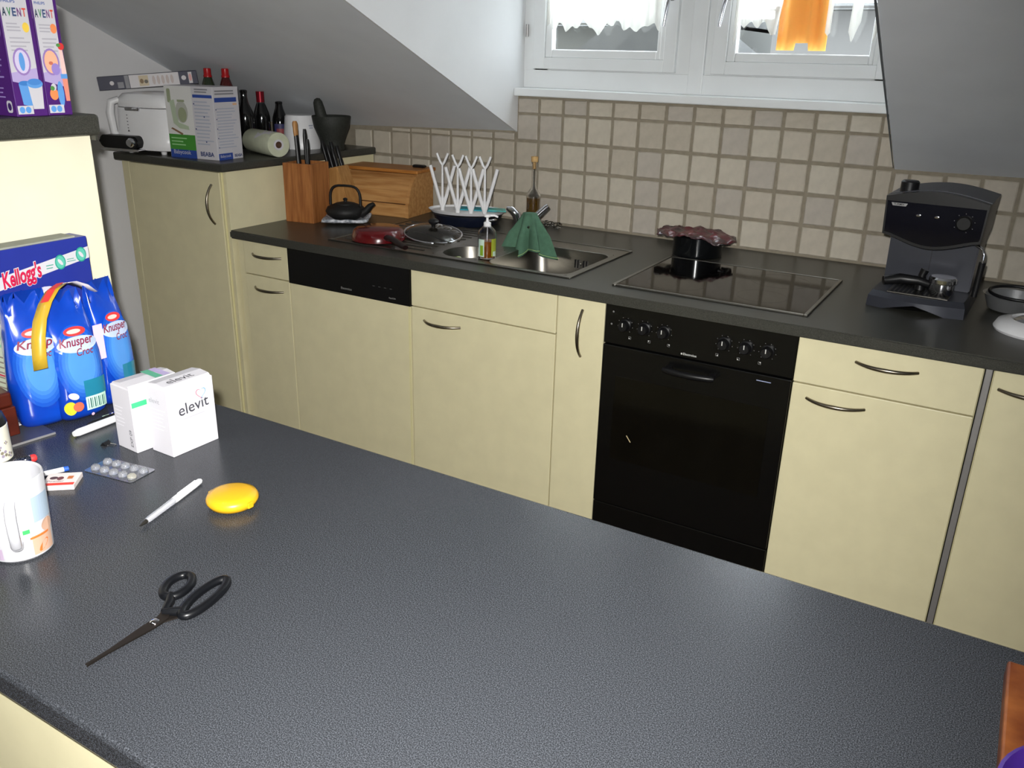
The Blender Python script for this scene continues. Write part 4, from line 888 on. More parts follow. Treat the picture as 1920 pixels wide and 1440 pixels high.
obj('centre', lt([(0.066, 0.027), (0.050, 0.034), (0.02, 0.036), (0, 0.036)], seg=40), chrome, c, smooth=50)

# ================================================================== THINGS ON THE RAISED UNIT
purple = ink((74, 28, 110)); lilac = ink((176, 160, 206)); sky = ink((92, 150, 214)); orange = ink((236, 140, 84)); dpur = ink((58, 30, 96)); yel = ink((236, 200, 80)); gtx = ink((170, 168, 178)); red = ink((206, 52, 52)); leaf = ink((80, 140, 70)); skin = ink((236, 178, 146))
def avent(label, loc, rz, front_w, cups, dep=0.075, hgt=0.205):
    c = thing('storage_cup_box', label, 'box', loc, rz, group='purple and white baby cup cartons')
    obj('carton', bx(-dep, 0, 0, front_w, 0, hgt, bev=0.001), purple, c); w_ = front_w
    pr = Print(); pr.poly([(0.002, 0.062), (w_*0.86, 0.062), (w_*0.86, hgt-0.001), (0.002, hgt-0.001)], whiteC)
    pr.poly([(0.002, 0.058), (w_*0.86, 0.048), (w_*0.86, 0.080), (0.002, 0.072)], lilac)
    pr.text('PHILIPS', 0.005, hgt-0.022, w_*0.42, ink((60, 90, 160)), bold=0.02)
    for i, (ch, cc) in enumerate(zip('AVENT', ((40, 60, 80), (40, 130, 70), (60, 80, 120), (110, 60, 120), (214, 80, 60)))): pr.text(ch, w_*(0.07+0.152*i), hgt-0.043, w_*0.125, ink(cc), hgt=0.0135, bold=0.03)
    pr.poly(ell(w_*0.72, hgt-0.060, 0.006, 0.008), yel if cups else orange); pr.lines(0.007, 0.032, hgt-0.068, hgt-0.052, 3, gtx, 0.4); pr.lines(0.009, w_*0.8, hgt-0.100, hgt-0.074, 4, gtx, 0.35)
    pr.poly(ell(w_*0.42, 0.090, 0.0155, 0.0225), ink((150, 122, 184))); pr.poly(ell(w_*0.42, 0.090, 0.0125, 0.019), ink((206, 196, 224)) if cups else skin)
    if cups:
        pr.poly(ell(w_*0.42, 0.090, 0.005, 0.015), sky); pr.poly([(0.014, 0.020), (0.030, 0.016), (0.032, 0.056), (0.011, 0.054)], sky); pr.poly(ell(0.022, 0.055, 0.0105, 0.004), ink((60, 120, 190)))
        pr.poly([(0.031, 0.012), (0.050, 0.012), (0.053, 0.052), (0.027, 0.052)], whiteC); pr.poly(ell(0.040, 0.054, 0.0145, 0.0075), sky); pr.poly(ell(0.040, 0.057, 0.0125, 0.0055), ink((72, 130, 200)))
    else:
        pr.poly(ell(w_*0.56, 0.078, 0.008, 0.010), ink((150, 130, 200))); pr.poly(ell(w_*0.40, 0.088, 0.004, 0.003), ink((200, 110, 90))); pr.poly(ell(w_*0.34, 0.036, 0.008, 0.010), orange); pr.poly(ell(w_*0.36, 0.048, 0.005, 0.006), whiteC); pr.poly(ell(w_*0.30, 0.046, 0.004, 0.004), leaf)
        pr.poly(ell(w_*0.62, 0.036, 0.006, 0.022), sky); pr.poly([(w_*0.80, 0.024), (w_*0.96, 0.024), (w_*0.98, 0.064), (w_*0.76, 0.064)], ink((226, 140, 120))); pr.poly(rc(w_*0.72, w_*0.99, 0.062, 0.070), sky)
        pr.poly([(w_*0.78, 0.070), (w_*0.98, 0.070), (w_*0.94, 0.112), (w_*0.80, 0.112)], ink((232, 196, 190))); pr.poly(ell(w_*0.90, 0.116, 0.006, 0.006), red); pr.poly(ell(w_*0.80, 0.118, 0.004, 0.003), leaf)
    pr.poly(rc(0.002, 0.030, 0.004, 0.018), whiteC); pr.poly(ell(0.010, 0.011, 0.005, 0.0055), sky); pr.poly(ell(0.021, 0.011, 0.005, 0.0055), sky)
    pr.build('front_print', c, (0.0, 0, 0), (0, 1, 0), (0, 0, 1))
    pr = Print(); pr.lines(0.006, dep*0.75, 0.06, 0.135, 8, ink((150, 130, 190)), 0.3); pr.lines(0.006, dep*0.8, 0.028, 0.05, 3, ink((150, 130, 190)), 0.3)
    pr.poly(rc(0.001, dep-0.001, 0.16, hgt-0.001), whiteC); pr.poly(ell(dep*0.72, 0.140, 0.015, 0.017), lilac); pr.poly(rrect(dep*0.66, dep*0.66+0.016, 0.006, 0.026, 0.005), whiteC); pr.poly(ell(dep*0.66+0.008, 0.016, 0.0055, 0.0065), dpur)
    pr.build('side_print', c, (-dep, 0, 0), (1, 0, 0), (0, 0, 1)); return c
avent('purple and white carton of baby cups nearest the frame edge', (0.181, -2.197, 1.4150), 0.0, 0.0565, True)
avent('purple and white carton with baby food pictures nearer the wall', (0.1795, -2.1385, 1.4150), 0.0, 0.046, False)
c = thing('photo_stand', 'metal edged photo stand behind the purple cartons', 'frame', (0.085, -2.075, 1.4150), math.radians(-8))
fb = bmesh.new(); box(fb, -0.004, 0.004, -0.085, -0.079, 0, 0.082); box(fb, -0.004, 0.004, 0.021, 0.027, 0, 0.082); box(fb, -0.004, 0.004, -0.079, 0.021, 0.074, 0.082); box(fb, -0.004, 0.004, -0.079, 0.021, 0.0, 0.006)
obj('frame', fb, steel, c); obj('picture', bx(-0.002, 0.001, -0.079, 0.021, 0.006, 0.074), ink((150, 156, 164)), c); obj('picture_patch', bx(0.001, 0.0016, -0.06, 0.006, 0.006, 0.034), ink((44, 50, 92)), c)

# ================================================================== THINGS ON THE BAR WORKTOP
# cereal carton
c = thing('cereal_box', 'large blue cereal box standing against the cream raised unit', 'box', (0.212, -2.232, ZC+0.0022), math.radians(1))
cw, cd, chh = 0.184, 0.048, 0.303; kb_ = mat('cereal_blue_card', (38, 50, 140), 0.35, var=0.05)
obj('carton', bx(-cd/2, cd/2, -cw/2, cw/2, 0, chh, bev=0.001), kb_, c)
obj('torn_flap', bx(-cd/2+0.004, cd/2-0.004, -cw/2+0.01, cw/2-0.02, chh, chh+0.003), mat('grey_inner_card', (150, 152, 140), 0.9, var=0.2), c)
pr = Print(); wb_ = whiteC; kr = ink((196, 24, 70)); tg = ink((40, 150, 128))
pr.poly([(0.0, chh-0.047), (cw, chh-0.019), (cw, chh-0.040), (0.0, chh-0.069)], wb_)
for (x, y) in ((0.126, chh-0.0345), (0.168, chh-0.0275)):
    pr.poly(ell(x, y-0.004, 0.0105, 0.0135), tg); pr.poly(ell(x, y-0.004, 0.0085, 0.0112), ink((90, 180, 160))); pr.poly(ell(x, y-0.004, 0.003, 0.007, 10, 0.6), wb_)
pr.lines(0.098, 0.112, chh-0.048, chh-0.038, 2, tg, 0.3); pr.lines(0.139, 0.156, chh-0.042, chh-0.034, 2, tg, 0.3)
pr.text("Kellogg's", 0.018, chh-0.076, 0.074, wb_, hgt=0.040, shear=0.25, bold=0.08, rot=0.13); pr.text("Kellogg's", 0.0185, chh-0.0752, 0.073, kr, hgt=0.038, shear=0.25, bold=0.03, rot=0.13)
pr.poly(ell(0.088, 0.132, 0.066, 0.095, 40), ink((200, 196, 214))); pr.poly(ell(0.090, 0.132, 0.060, 0.088, 40), ink((240, 236, 232))); pr.poly(ell(0.092, 0.130, 0.054, 0.080, 40), ink((206, 150, 120))); pr.poly(ell(0.093, 0.130, 0.0525, 0.078, 40), ink((238, 234, 228)))
pr.poly(rrect(0.008, 0.040, 0.012, 0.052, 0.006), ink((200, 224, 232))); pr.lines(0.011, 0.036, 0.030, 0.048, 3, ink((110, 190, 200))); pr.poly(rc(0.009, 0.039, 0.013, 0.026), lilac)
pr.build('front_print', c, (cd/2, -cw/2, 0), (0, 1, 0), (0, 0, 1))
pr = Print(); pr.poly(rc(0.001, cd-0.001, 0.001, 0.22), ink((196, 204, 186))); pr.lines(0.006, cd-0.006, 0.03, 0.12, 9, ink((140, 130, 120)), 0.3); pr.lines(0.006, cd-0.006, 0.13, 0.20, 5, ink((130, 190, 160)), 0.4); pr.poly(rc(0.01, cd-0.008, 0.078, 0.081), kr)
pr.build('side_print', c, (-cd/2, -cw/2, 0), (1, 0, 0), (0, 0, 1))

# bundle of three snack bags with a carrying strap
foilB = mat('blue_foil_bag', (12, 66, 178), 0.22, col2=(9, 48, 150), scale=9, coat=0.5, bump=0.25, bscale=22); foilM = mat('mid_blue_foil', (34, 100, 192), 0.25, var=0.1, scale=14, coat=0.4); foilL = mat('light_blue_foil', (74, 140, 208), 0.25, var=0.1, scale=14, coat=0.4); foilT = mat('teal_foil', (34, 122, 150), 0.3, var=0.1, coat=0.4)
foilG = [mat('bag_blue_tint_%d' % q, (12+13*q, 66+15*q, 178+7*q), 0.25, var=0.06, scale=14, coat=0.4) for q in range(1, 6)]
c = thing('snack_bag_bundle', 'bundle of three blue foil snack bags with yellow strap before the cereal box', 'snack bags', (0.284, -2.232, ZC+0.0005), 0)
burg = ink((126, 34, 60)); crm = ink((236, 226, 214))
def bag(x, y, rz, w_, d_, hgt, kind, lean=0.0):
    n = 28; spec = [(0.78, 0.70, 0.0), (0.95, 0.92, 0.012), (1.03, 1.04, 0.10), (1.06, 1.06, 0.35), (1.02, 1.0, 0.58), (0.96, 0.80, 0.72), (0.90, 0.50, 0.82), (0.86, 0.22, 0.90), (0.84, 0.05, 0.95), (0.80, 0.035, 1.0)]
    def prof(t):
        for A, B in zip(spec, spec[1:]):
            if A[2] <= t <= B[2]:
                k = (t-A[2])/(B[2]-A[2]); return A[0]+(B[0]-A[0])*k, A[1]+(B[1]-A[1])*k
        return spec[-1][:2]
    def cx(t): return lean*max(0, t-0.4)**2
    bm = bmesh.new(); rg = []
    for j in range(25):
        t = j/24; a, b = prof(t); wob = 0.02*math.sin(13*t+x*50)
        rg.append([(u*(1+wob*math.sin(3*q_)), v*(1+0.03*math.sin(5*q_+9*t)), t*hgt-(0.0 if t < 0.9 else 0.012*math.cos(2*q_))) for q_, (u, v) in enumerate(superell(d_/2*b, w_/2*a, n, 0.62))])
    rg = [[(p[0]+cx(j/24), p[1], p[2]) for p in r] for j, r in enumerate(rg)]
    loft(bm, rg); o = obj('foil_bag', bm, foilB, c, smooth=50, loc=(x, y, 0), rot=(0, 0, rz))
    def surf(u, v, hh):   # u across (−..+) in metres, v height fraction*hgt
        t = max(0.02, min(0.99, v/hgt)); a, b = prof(t); W_, D_ = w_/2*a, d_/2*b; s_ = max(-0.96, min(0.96, u/W_))
        xx = D_*(1-abs(s_)**(2/0.62))**(0.62/2)
        return (xx*1.03+0.0020+hh*5+cx(t), s_*W_, v)
    pr = Print()
    [pr.disc(0.0, 0.48*hgt, w_*(0.47-0.05*q), (0.31-0.032*q)*hgt, foilG[q], 6, 28) for q in range(5)]
    if kind: pr.grid(-w_*0.04, w_*0.44, 0.19*hgt, 0.34*hgt, foilT, 10, 6)
    if kind == 1:
        pr.grid(-w_*0.05, w_*0.40, 0.085*hgt, 0.20*hgt, ink((190, 226, 206)), 8, 3)
        for k in range(9):
            g0 = -w_*0.01+k*w_*0.042; pr.grid(g0, g0+w_*(0.012+0.012*(k % 2)), 0.100*hgt, 0.185*hgt, ink((40, 84, 84)), 1, 3)
        pr.poly(ell(-w_*0.36, 0.135*hgt, 0.009, 0.013), ink((190, 190, 40))); pr.poly(ell(-w_*0.22, 0.14*hgt, 0.009, 0.009), ink((190, 98, 70))); pr.poly(ell(-w_*0.28, 0.235*hgt, 0.009, 0.006, 16, -0.5), ink((226, 206, 200))); pr.poly(ell(w_*0.05, 0.045*hgt, 0.003, 0.003, 8), ink((230, 190, 210)))
    pr.disc(0.0, 0.645*hgt, w_*0.40, 0.062*hgt, ink((176, 190, 216)), 3, 24)
    pr.text('Knusper' if kind else 'Knusp', -w_*0.36, 0.615*hgt, w_*0.68, burg, hgt=0.020, shear=0.25, bold=0.02); pr.text('Croc', -w_*0.08, 0.555*hgt, w_*0.34, burg, hgt=0.013, shear=0.25, bold=0.01)
    pr.disc(0.0, 0.745*hgt, w_*0.22, 0.034*hgt, red, 3, 20); pr.disc(-w_*0.02, 0.745*hgt, w_*0.14, 0.016*hgt, ink((230, 190, 180)), 2, 16)
    pr.build('bag_print', o, (0, 0, 0), (0, 1, 0), (0, 0, 1), fn=surf); return o
bag(-0.008, -0.070, math.radians(-14), 0.084, 0.064, 0.234, 0, 0.03)
bag(0.012, -0.014, math.radians(-6), 0.088, 0.070, 0.222, 1, -0.02)
bag(0.0, 0.066, math.radians(8), 0.074, 0.062, 0.226, 2, 0.0)
ys_ = mat('yellow_strap_film', (190, 156, 44), 0.35, var=0.08, coat=0.3); ws_ = mat('white_strap_back', (214, 206, 214), 0.4, var=0.1)
def ribbon(pts, wv):
    bm = bmesh.new(); A = []; B = []
    for p in pts:
        p = Vector(p); w2 = Vector(wv); A.append(bm.verts.new(p-w2)); B.append(bm.verts.new(p+w2))
    for k in range(len(pts)-1): bm.faces.new([A[k], A[k+1], B[k+1], B[k]])
    return bm
sp = [(0.052, -0.092, 0.118), (0.051, -0.090, 0.142), (0.047, -0.084, 0.170), (0.040, -0.072, 0.198), (0.030, -0.052, 0.222), (0.020, -0.030, 0.238), (0.012, -0.008, 0.244)]
st = obj('strap', ribbon(sp, (0.0072, 0.0086, 0.002)), ys_, c, smooth=60); md = st.modifiers.new('thickness', 'SOLIDIFY'); md.thickness = 0.0006
sp2 = [(0.012, -0.008, 0.244), (0.006, 0.016, 0.241), (0.004, 0.038, 0.230), (0.004, 0.054, 0.214)]
st2 = obj('strap_end', ribbon(sp2, (0.0072, 0.0050, 0.002)), ws_, c, smooth=60); md = st2.modifiers.new('thickness', 'SOLIDIFY'); md.thickness = 0.0006
obj('strap_emblem', ribbon([Vector(p)+Vector((0.0022, -0.0022, 0.0022)) for p in sp[4:]], (0.004, 0.0048, 0.001)), red, st)
obj('price_card', bx(0.0395, 0.0405, 0.020, 0.038, 0.100, 0.165), ink((232, 196, 214)), c)

# booklet, glass plate, wooden block, canister and black tin at the left edge
o = obj('paper_booklet', bx(0.150, 0.2590, -2.345, -2.238, ZC+0.0002, ZC+0.0020, bev=0.0004), paperW); tag(o, 'white paper leaflet under the cereal box', 'leaflet')
c = thing('wall_plate', 'thin glossy dark plate lying flat by the leaflet', 'plate', (0.301, -2.363, ZC+0.0002), math.radians(-7))
obj('plate', bx(-0.036, 0.036, -0.075, 0.045, 0, 0.0035), mat('dark_glossy_plate', (70, 72, 78), 0.12, var=0.15), c); obj('bright_edge', bx(0.036, 0.0372, -0.075, 0.045, 0, 0.0036), alu, c)
redw = wood('reddish_wood', (78, 28, 16), (54, 18, 11), (3, 3, 12), 0.3)
c = thing('wooden_tea_box', 'reddish brown wooden block at the left edge of the bar', 'block', (0.272, -2.392, ZC+0.004), math.radians(-8))
obj('block', bx(-0.026, 0.026, -0.036, 0.036, 0, 0.052, bev=0.002), redw, c); obj('lid', bx(-0.026, 0.024, -0.036, 0.034, 0.0525, 0.078, bev=0.004), redw, c)
can = mat('cream_floral_tin', (226, 222, 206), 0.35, var=0.04, coat=0.3); fl1 = ink((130, 124, 106)); fl2 = ink((196, 198, 130))
c = thing('floral_canister', 'cream canister with small grey flowers and dark lid at the left edge', 'canister', (0.352, -2.438, ZC))
obj('tin', lt([(0, 0), (0.028, 0), (0.031, 0.003), (0.031, 0.060), (0.029, 0.062), (0, 0.062)], seg=36), can, c, smooth=40)
obj('lid', lt([(0.030, 0.0605), (0.031, 0.064), (0.027, 0.079), (0.018, 0.086), (0, 0.087)], seg=36), blackP, c, smooth=40)
pr = Print()
for u, v, r_ in ((0.010, 0.016, 0.004), (-0.004, 0.012, 0.0035), (0.003, 0.028, 0.003), (0.016, 0.034, 0.002), (-0.010, 0.036, 0.003), (0.020, 0.012, 0.003)):
    for k in range(4): pr.poly(ell(u+r_*math.cos(k*PI/2+u*90), v+r_*math.sin(k*PI/2+u*90), r_*0.7, r_*0.7, 8), fl1 if k % 2 else ink((150, 140, 160)))
pr.poly(ell(-0.006, 0.014, 0.004, 0.005, 10), fl2); a3 = math.radians(-10)
pr.build('flower_print', c, (0, 0, 0), (1, 0, 0), (0, 0, 1), fn=lambda u, v, hh: ((0.0313+hh)*math.cos(a3+u/0.031), (0.0313+hh)*math.sin(a3+u/0.031), v))
c = thing('black_flask', 'black upright flask behind the wooden block at the left edge', 'flask', (0.208, -2.372, ZC)); 
obj('body', lt([(0, 0), (0.020, 0), (0.0215, 0.003), (0.0215, 0.115), (0.016, 0.135), (0.014, 0.150), (0, 0.150)], seg=30), blackP, c, smooth=40); obj('cap', lt([(0.0155, 0.1505), (0.0155, 0.168), (0, 0.170)], seg=24), steel, c, smooth=40)

# two tablet cartons
def elevit(label, loc, rz, hgt, front):
    c = thing('tablet_box', label, 'box', loc, rz); d_, w_ = 0.054, 0.0925
    bm = bmesh.new(); box(bm, -d_/2, d_/2, -w_/2, w_/2, 0, hgt, bev=0.0012); 
    obj('carton', bm, whiteC, c)
    bm = bmesh.new(); prism(bm, [(-d_/2+0.002, 0), (d_/2-0.002, 0), (d_/2-0.006, 0.004), (0, 0.0065), (-d_/2+0.006, 0.004)], -w_/2+0.002, w_/2-0.002, 'y'); obj('top_flap', bm, whiteC, c, loc=(0, 0, hgt))
    dkg = ink((60, 60, 68)); pr = Print()
    if front:
        pr.text('elevit', 0.020, hgt*0.56, 0.060, dkg, bold=0.004, rot=0.05); pr.lines(0.028, 0.072, hgt*0.49, hgt*0.52, 1, gtx, 0.3)
        n = 18
        hp = [(0.066+0.0105*(16*math.sin(t)**3)/16, hgt*0.80+0.0105*(13*math.cos(t)-5*math.cos(2*t)-2*math.cos(3*t)-math.cos(4*t))/16) for t in [2*PI*k/n for k in range(n)]]
        hq = [(0.066+(a-0.066)*0.85, hgt*0.80+(b-hgt*0.80)*0.85) for a, b in hp]
        for k in range(n): z_ = pr.h; pr.poly([hp[k], hp[(k+1) % n], hq[(k+1) % n], hq[k]], ink((110, 160, 206)) if k < n/2 else ink((214, 110, 130))); pr.h = z_
        pr.h += 0.00004; pr.lines(0.026, 0.066, hgt*0.28, hgt*0.42, 5, ink((205, 203, 210)), 0.25); pr.poly(rc(0.044, 0.056, hgt*0.16, hgt*0.19), ink((205, 203, 210))); pr.poly(rc(0.048, 0.052, hgt*0.13, hgt*0.22), ink((205, 203, 210)))
    else:
        pr.poly(rc(0.001, w_-0.001, hgt*0.71, hgt*0.79), ink((60, 190, 120))); pr.poly(rc(0.001, w_-0.001, hgt*0.62, hgt*0.70), ink((190, 176, 222)))
    pr.build('front_print', c, (d_/2, -w_/2, 0), (0, 1, 0), (0, 0, 1))
    pr = Print(); pr.text('elevit' if front else 'EXP 09', 0.008 if front else 0.046, hgt*0.76 if front else hgt*0.08, 0.026 if front else 0.030, ink((150, 150, 158)) if front else dkg, rot=0 if front else PI/2); pr.lines(0.006, 0.048 if front else 0.03, hgt*0.35, hgt*0.70, 6, ink((222, 220, 226)), 0.2)
    pr.build('side_print', c, (-d_/2, -w_/2, 0), (1, 0, 0), (0, 0, 1))
    pr = Print()
    if front: pr.text('elevit', 0.014, -0.018, 0.050, dkg)
    else: pr.poly(rc(0.052, 0.066, -0.022, 0.022), ink((90, 170, 140))); pr.poly(rc(0.067, 0.080, -0.022, 0.022), ink((180, 166, 206)))
    pr.build('top_print', c, (0.002, -w_/2, hgt+0.0062), (0, 1, 0), (-1, 0, 0)); return c
elevit('white tablet carton with heart logo standing in front', (0.5625, -2.2265, ZC), math.radians(-1), 0.1185, True)
elevit('white tablet carton with green and lilac bands standing behind', (0.5025, -2.2475, ZC), math.radians(-4), 0.113, False)

# pens and small things
c = thing('white_marker', 'fat white marker with a red band before the snack bags', 'pen', (0.384, -2.315, ZC+0.0068), math.radians(91))
obj('barrel', tb([(0, 0, 0), (0.008, 0, 0), (0.06, 0, 0), (0.115, 0, 0)], [0.0045, 0.0066, 0.0066, 0.006], seg=14), white, c, smooth=50); obj('band', bx(0.022, 0.11, 0.0045, 0.0068, -0.0015, 0.0035), red, c)
c = thing('black_pen', 'thin black pen behind the white marker', 'pen', (0.362, -2.275, ZC+0.0048), math.radians(88))
obj('barrel', tb([(0, 0, 0), (0.01, 0, 0), (0.115, 0, 0)], [0.0015, 0.0045, 0.0045], seg=12), blackP, c, smooth=50); obj('clip', bx(0.03, 0.075, -0.0015, 0.0015, 0.0042, 0.0056), chrome, c)
c = thing('binder_clip', 'tiny black clip in front of the tablet cartons', 'clip', (0.452, -2.302, ZC), 0.3)
bm = bmesh.new(); prism(bm, [(-0.006, 0), (0.006, 0), (0.001, 0.006), (-0.001, 0.006)], -0.007, 0.007, 'y'); obj('jaw', bm, blackP, c); obj('wire', tb([(0.006, -0.004, 0.001), (0.018, -0.003, 0.001), (0.018, 0.003, 0.001), (0.006, 0.004, 0.001)], 0.0006, seg=6), chrome, c)
# ballpoint
c = thing('ballpoint_pen', 'clear and white ballpoint pen lying beside the yellow case', 'pen', (0.7365, -2.4495, ZC+0.0052), math.atan2(0.1395, -0.0393))
obj('tip', tb([(0, 0, 0), (0.006, 0, 0), (0.014, 0, 0)], [0.0008, 0.0022, 0.0036], seg=14), steel, c, smooth=50)
obj('clear_barrel', tb([(0.014, 0, 0), (0.02, 0, 0), (0.078, 0, 0)], [0.0038, 0.0046, 0.0050], seg=16), mat('frosted_clear_barrel', (224, 226, 232), 0.12, trans=0.7, var=0.02), c, smooth=50)
obj('refill', tb([(0.012, 0, 0), (0.085, 0, 0)], 0.0016, seg=8), white, c); obj('white_grip', tb([(0.076, 0, 0), (0.082, 0, 0), (0.128, 0, 0), (0.141, 0, 0), (0.145, 0, 0)], [0.005, 0.0054, 0.0052, 0.0048, 0.003], seg=16), white, c, smooth=50)
obj('clip', bx(0.088, 0.132, -0.0015, 0.0015, 0.005, 0.0068, bev=0.0005), white, c)
# yellow case
yM = mat('yellow_plastic', (204, 156, 24), 0.35, var=0.04)
c = thing('yellow_case', 'round flat yellow plastic case on the bar worktop', 'case', (0.789, -2.329, ZC), 0.65)
obj('lower_shell', lt([(0, 0), (0.026, 0), (0.034, 0.003), (0.0375, 0.009), (0.0375, 0.0105), (0, 0.0105)], seg=48), yM, c, smooth=40)
obj('lid', lt([(0.0378, 0.0108), (0.0378, 0.013), (0.035, 0.018), (0.026, 0.0215), (0.0, 0.0228)], seg=48), yM, c, smooth=40)
for s in (-1, 1): obj('hinge_tab', bx(-0.005, 0.005, 0.0345, 0.0400, 0.006, 0.015, bev=0.0012), yM, c, rot=(0, 0, 1.1 if s < 0 else PI+0.9))
# blister pack
foilS = mat('clear_blister', (210, 212, 218), 0.08, metal=0.0, trans=0.75, var=0.05); alf = mat('blister_foil', (150, 152, 158), 0.25, metal=0.9, var=0.25, scale=60, bump=0.5)
c = thing('blister_pack', 'half empty clear blister pack of pills', 'blister pack', (0.556, -2.351, ZC), math.radians(8))
bm = bmesh.new(); prism(bm, rrect(-0.050, 0.050, -0.026, 0.026, 0.005), 0.0004, 0.0012, 'z'); obj('foil_sheet', bm, alf, c)
for i in range(5):
    for j in range(2):
        bm = lt([(0.0075, 0), (0.0070, 0.004), (0.0045, 0.0065), (0, 0.007)], seg=16); obj('pocket', bm, foilS, c, smooth=50, loc=(-0.038+0.019*i, -0.012+0.024*j, 0.0013))
obj('pill', lt([(0, 0), (0.005, 0.001), (0.005, 0.003), (0, 0.0042)], seg=14, sx=1.3), ink((222, 210, 160)), c, smooth=50, loc=(0.038, -0.012, 0.0014))
# match box, pen and glass dropper behind the mug
c = thing('match_box', 'small white and red printed box next to the mug', 'box', (0.522, -2.427, ZC), math.radians(40))
obj('sleeve', bx(-0.024, 0.024, -0.022, 0.022, 0, 0.008, bev=0.0006), ink((226, 214, 210)), c)
pr = Print(); pr.poly(rc(0.001, 0.047, 0.001, 0.009), ink((226, 64, 44))); pr.poly(ell(0.012, 0.026, 0.006, 0.005, 12), ink((80, 56, 56))); pr.poly(ell(0.022, 0.024, 0.005, 0.006, 12), ink((110, 60, 60))); pr.poly(rc(0.032, 0.040, 0.021, 0.031), ink((190, 110, 50))); pr.text('Powder', 0.006, 0.012, 0.024, ink((110, 80, 84)))
pr.build('top_print', c, (-0.024, -0.022, 0.008), (1, 0, 0), (0, 1, 0))
c = thing('thin_white_pen', 'thin white pen with blue end behind the match box', 'pen', (0.466, -2.452, ZC+0.0045), math.atan2(0.054, 0.023))
obj('barrel', tb([(0, 0, 0), (0.055, 0, 0)], 0.004, seg=12), white, c, smooth=50); obj('blue_end', tb([(0.055, 0, 0), (0.062, 0, 0)], [0.0042, 0.0038], seg=12), ink((40, 90, 190)), c, smooth=50)
c = thing('red_tipped_dropper', 'small clear vial with red stopper behind the mug', 'vial', (0.404, -2.432, ZC+0.0065), math.atan2(0.03, 0.012))
obj('vial', tb([(0, 0, 0), (0.004, 0, 0), (0.024, 0, 0)], [0.004, 0.006, 0.006], seg=14), clearP, c, smooth=50); obj('stopper', tb([(0.0245, 0, 0), (0.030, 0, 0), (0.033, 0, 0)], [0.0062, 0.0065, 0.004], seg=14), red, c, smooth=50)
# mug
mugM = mat('white_glazed_mug', (178, 178, 183), 0.2, var=0.02, coat=0.4)
c = thing('picture_mug', 'tall white mug with pastel pictures at the left edge', 'mug', (0.650, -2.566, ZC))
R0, R1, MH = 0.0375, 0.0405, 0.112
obj('body', lt([(0, 0), (R0-0.003, 0), (R0, 0.003), (R1, MH-0.002), (R1-0.0012, MH), (R1-0.0035, MH-0.002), (R0-0.0035, 0.008), (0, 0.007)], seg=56), mugM, c, smooth=40)
hx = [(R0+0.0005, 0, 0.030), (R0+0.012, 0, 0.028), (R0+0.022, 0, 0.036), (R0+0.025, 0, 0.058), (R0+0.024, 0, 0.076), (R0+0.015, 0, 0.089), (R0+0.002, 0, 0.089)]
obj('handle', tb(hx, 0.0065, seg=12, flat=0.6), mugM, c, smooth=60, rot=(0, 0, math.radians(-33)))
pr = Print(); pas = [ink(x) for x in ((168, 170, 110), (150, 166, 152), (188, 152, 130), (168, 150, 172), (190, 104, 44), (150, 166, 182))]
pr.grid(-0.058, -0.026, 0.030, 0.066, pas[0], 8, 1); pr.grid(-0.050, -0.030, 0.066, 0.085, pas[1], 6, 1); pr.grid(-0.052, -0.020, 0.006, 0.022, pas[3], 8, 1); pr.grid(0.016, 0.046, 0.006, 0.034, pas[2], 8, 1); pr.grid(0.022, 0.050, 0.052, 0.088, pas[5], 8, 1)
pr.grid(0.014, 0.040, 0.030, 0.033, pas[4], 6, 1); pr.poly(ell(0.030, 0.016, 0.010, 0.004, 12, 0.8), pas[4]); pr.poly(ell(0.040, 0.042, 0.010, 0.009, 14), pas[2]); pr.grid(0.006, 0.016, 0.044, 0.066, whiteC, 3, 1); pr.grid(0.007, 0.015, 0.040, 0.046, ink((60, 160, 90)), 3, 1)
a4 = math.radians(-33); pr.build('picture_print', c, (0, 0, 0), (1, 0, 0), (0, 0, 1), fn=lambda u, v, hh: ((R0+(R1-R0)*v/MH+0.0004+hh)*math.cos(a4+u/R0), (R0+(R1-R0)*v/MH+0.0004+hh)*math.sin(a4+u/R0), v))
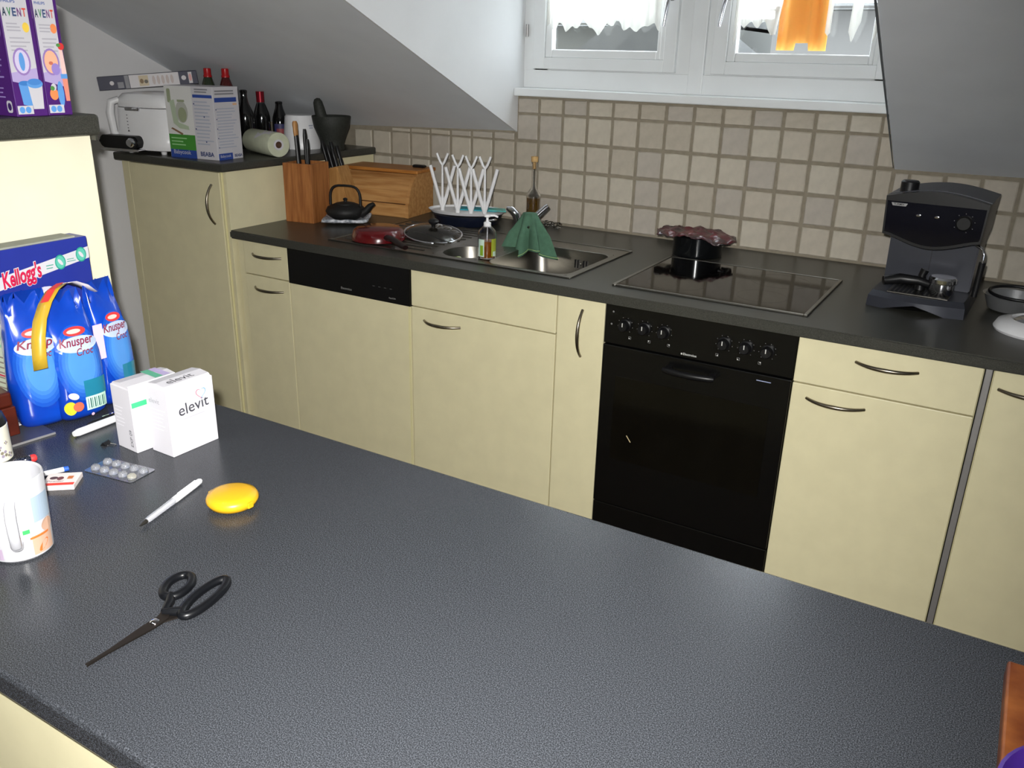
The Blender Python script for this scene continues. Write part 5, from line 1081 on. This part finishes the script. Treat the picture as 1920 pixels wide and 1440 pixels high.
# scissors
c = thing('scissors', 'black handled scissors lying closed on the bar worktop', 'scissors', (0.936, -2.580, ZC))
bladeM = mat('dark_scissor_steel', (64, 58, 54), 0.3, metal=0.85, var=0.1); hndl = mat('black_scissor_grip', (11, 12, 15), 0.35, spec=0.35, var=0.08)
for s, zz in ((1, 0.0035), (-1, 0.0015)):
    bm = bmesh.new(); prism(bm, [(-0.001*s, -0.088), (0.0015*s, -0.085), (0.0060*s, -0.03), (0.0085*s, -0.005), (0.0065*s, 0.014), (-0.010*s, 0.034), (-0.017*s, 0.031), (-0.006*s, 0.008), (-0.006*s, -0.010), (-0.0015*s, -0.06)], zz, zz+0.0018, 'z'); obj('blade', bm, bladeM, c)
def loop(cx, cy, a, b, rot, r, z=0.0065):
    return tb([(cx+x, cy+y, z) for x, y in ell(0, 0, a, b, 32, rot)], r, seg=10, closed=True, flat=0.9)
obj('finger_loop', loop(0.011, 0.064, 0.0125, 0.040, math.radians(12), 0.0058), hndl, c, smooth=60); obj('thumb_loop', loop(-0.036, 0.062, 0.0145, 0.024, math.radians(24), 0.0058), hndl, c, smooth=60)
obj('finger_shank', tb([(-0.008, 0.018, 0.005), (0.006, 0.026, 0.006), (0.012, 0.030, 0.0065)], [0.0045, 0.006, 0.0055], seg=10), hndl, c, smooth=60); obj('thumb_shank', tb([(-0.008, 0.020, 0.005), (-0.016, 0.034, 0.006), (-0.026, 0.044, 0.0065)], [0.0045, 0.0058, 0.0058], seg=10), hndl, c, smooth=60)
obj('pivot_screw', lt([(0.0052, 0.0052), (0.0052, 0.0064), (0.0035, 0.0074), (0, 0.0077)], seg=20), chrome, c, smooth=40)
# cutting board and purple bowl at the lower right
brd = wood('dark_cutting_board', (142, 84, 40), (96, 46, 20), (6, 6, 3), 0.45)
o = obj('cutting_board', bx(1.797, 2.12, -2.62, -2.135, ZC+0.0002, ZC+0.022, bev=0.003), brd); tag(o, 'worn brown wooden cutting board at the lower right corner', 'cutting board')
c = thing('purple_bowl', 'purple bowl standing on the cutting board', 'bowl', (1.868, -2.420, ZC+0.0225))
obj('bowl', lt([(0, 0), (0.045, 0), (0.05, 0.004), (0.075, 0.040), (0.084, 0.070), (0.081, 0.071), (0.070, 0.040), (0.045, 0.008), (0, 0.007)], seg=44), mat('purple_plastic', (60, 32, 116), 0.35, var=0.05), c, smooth=50)
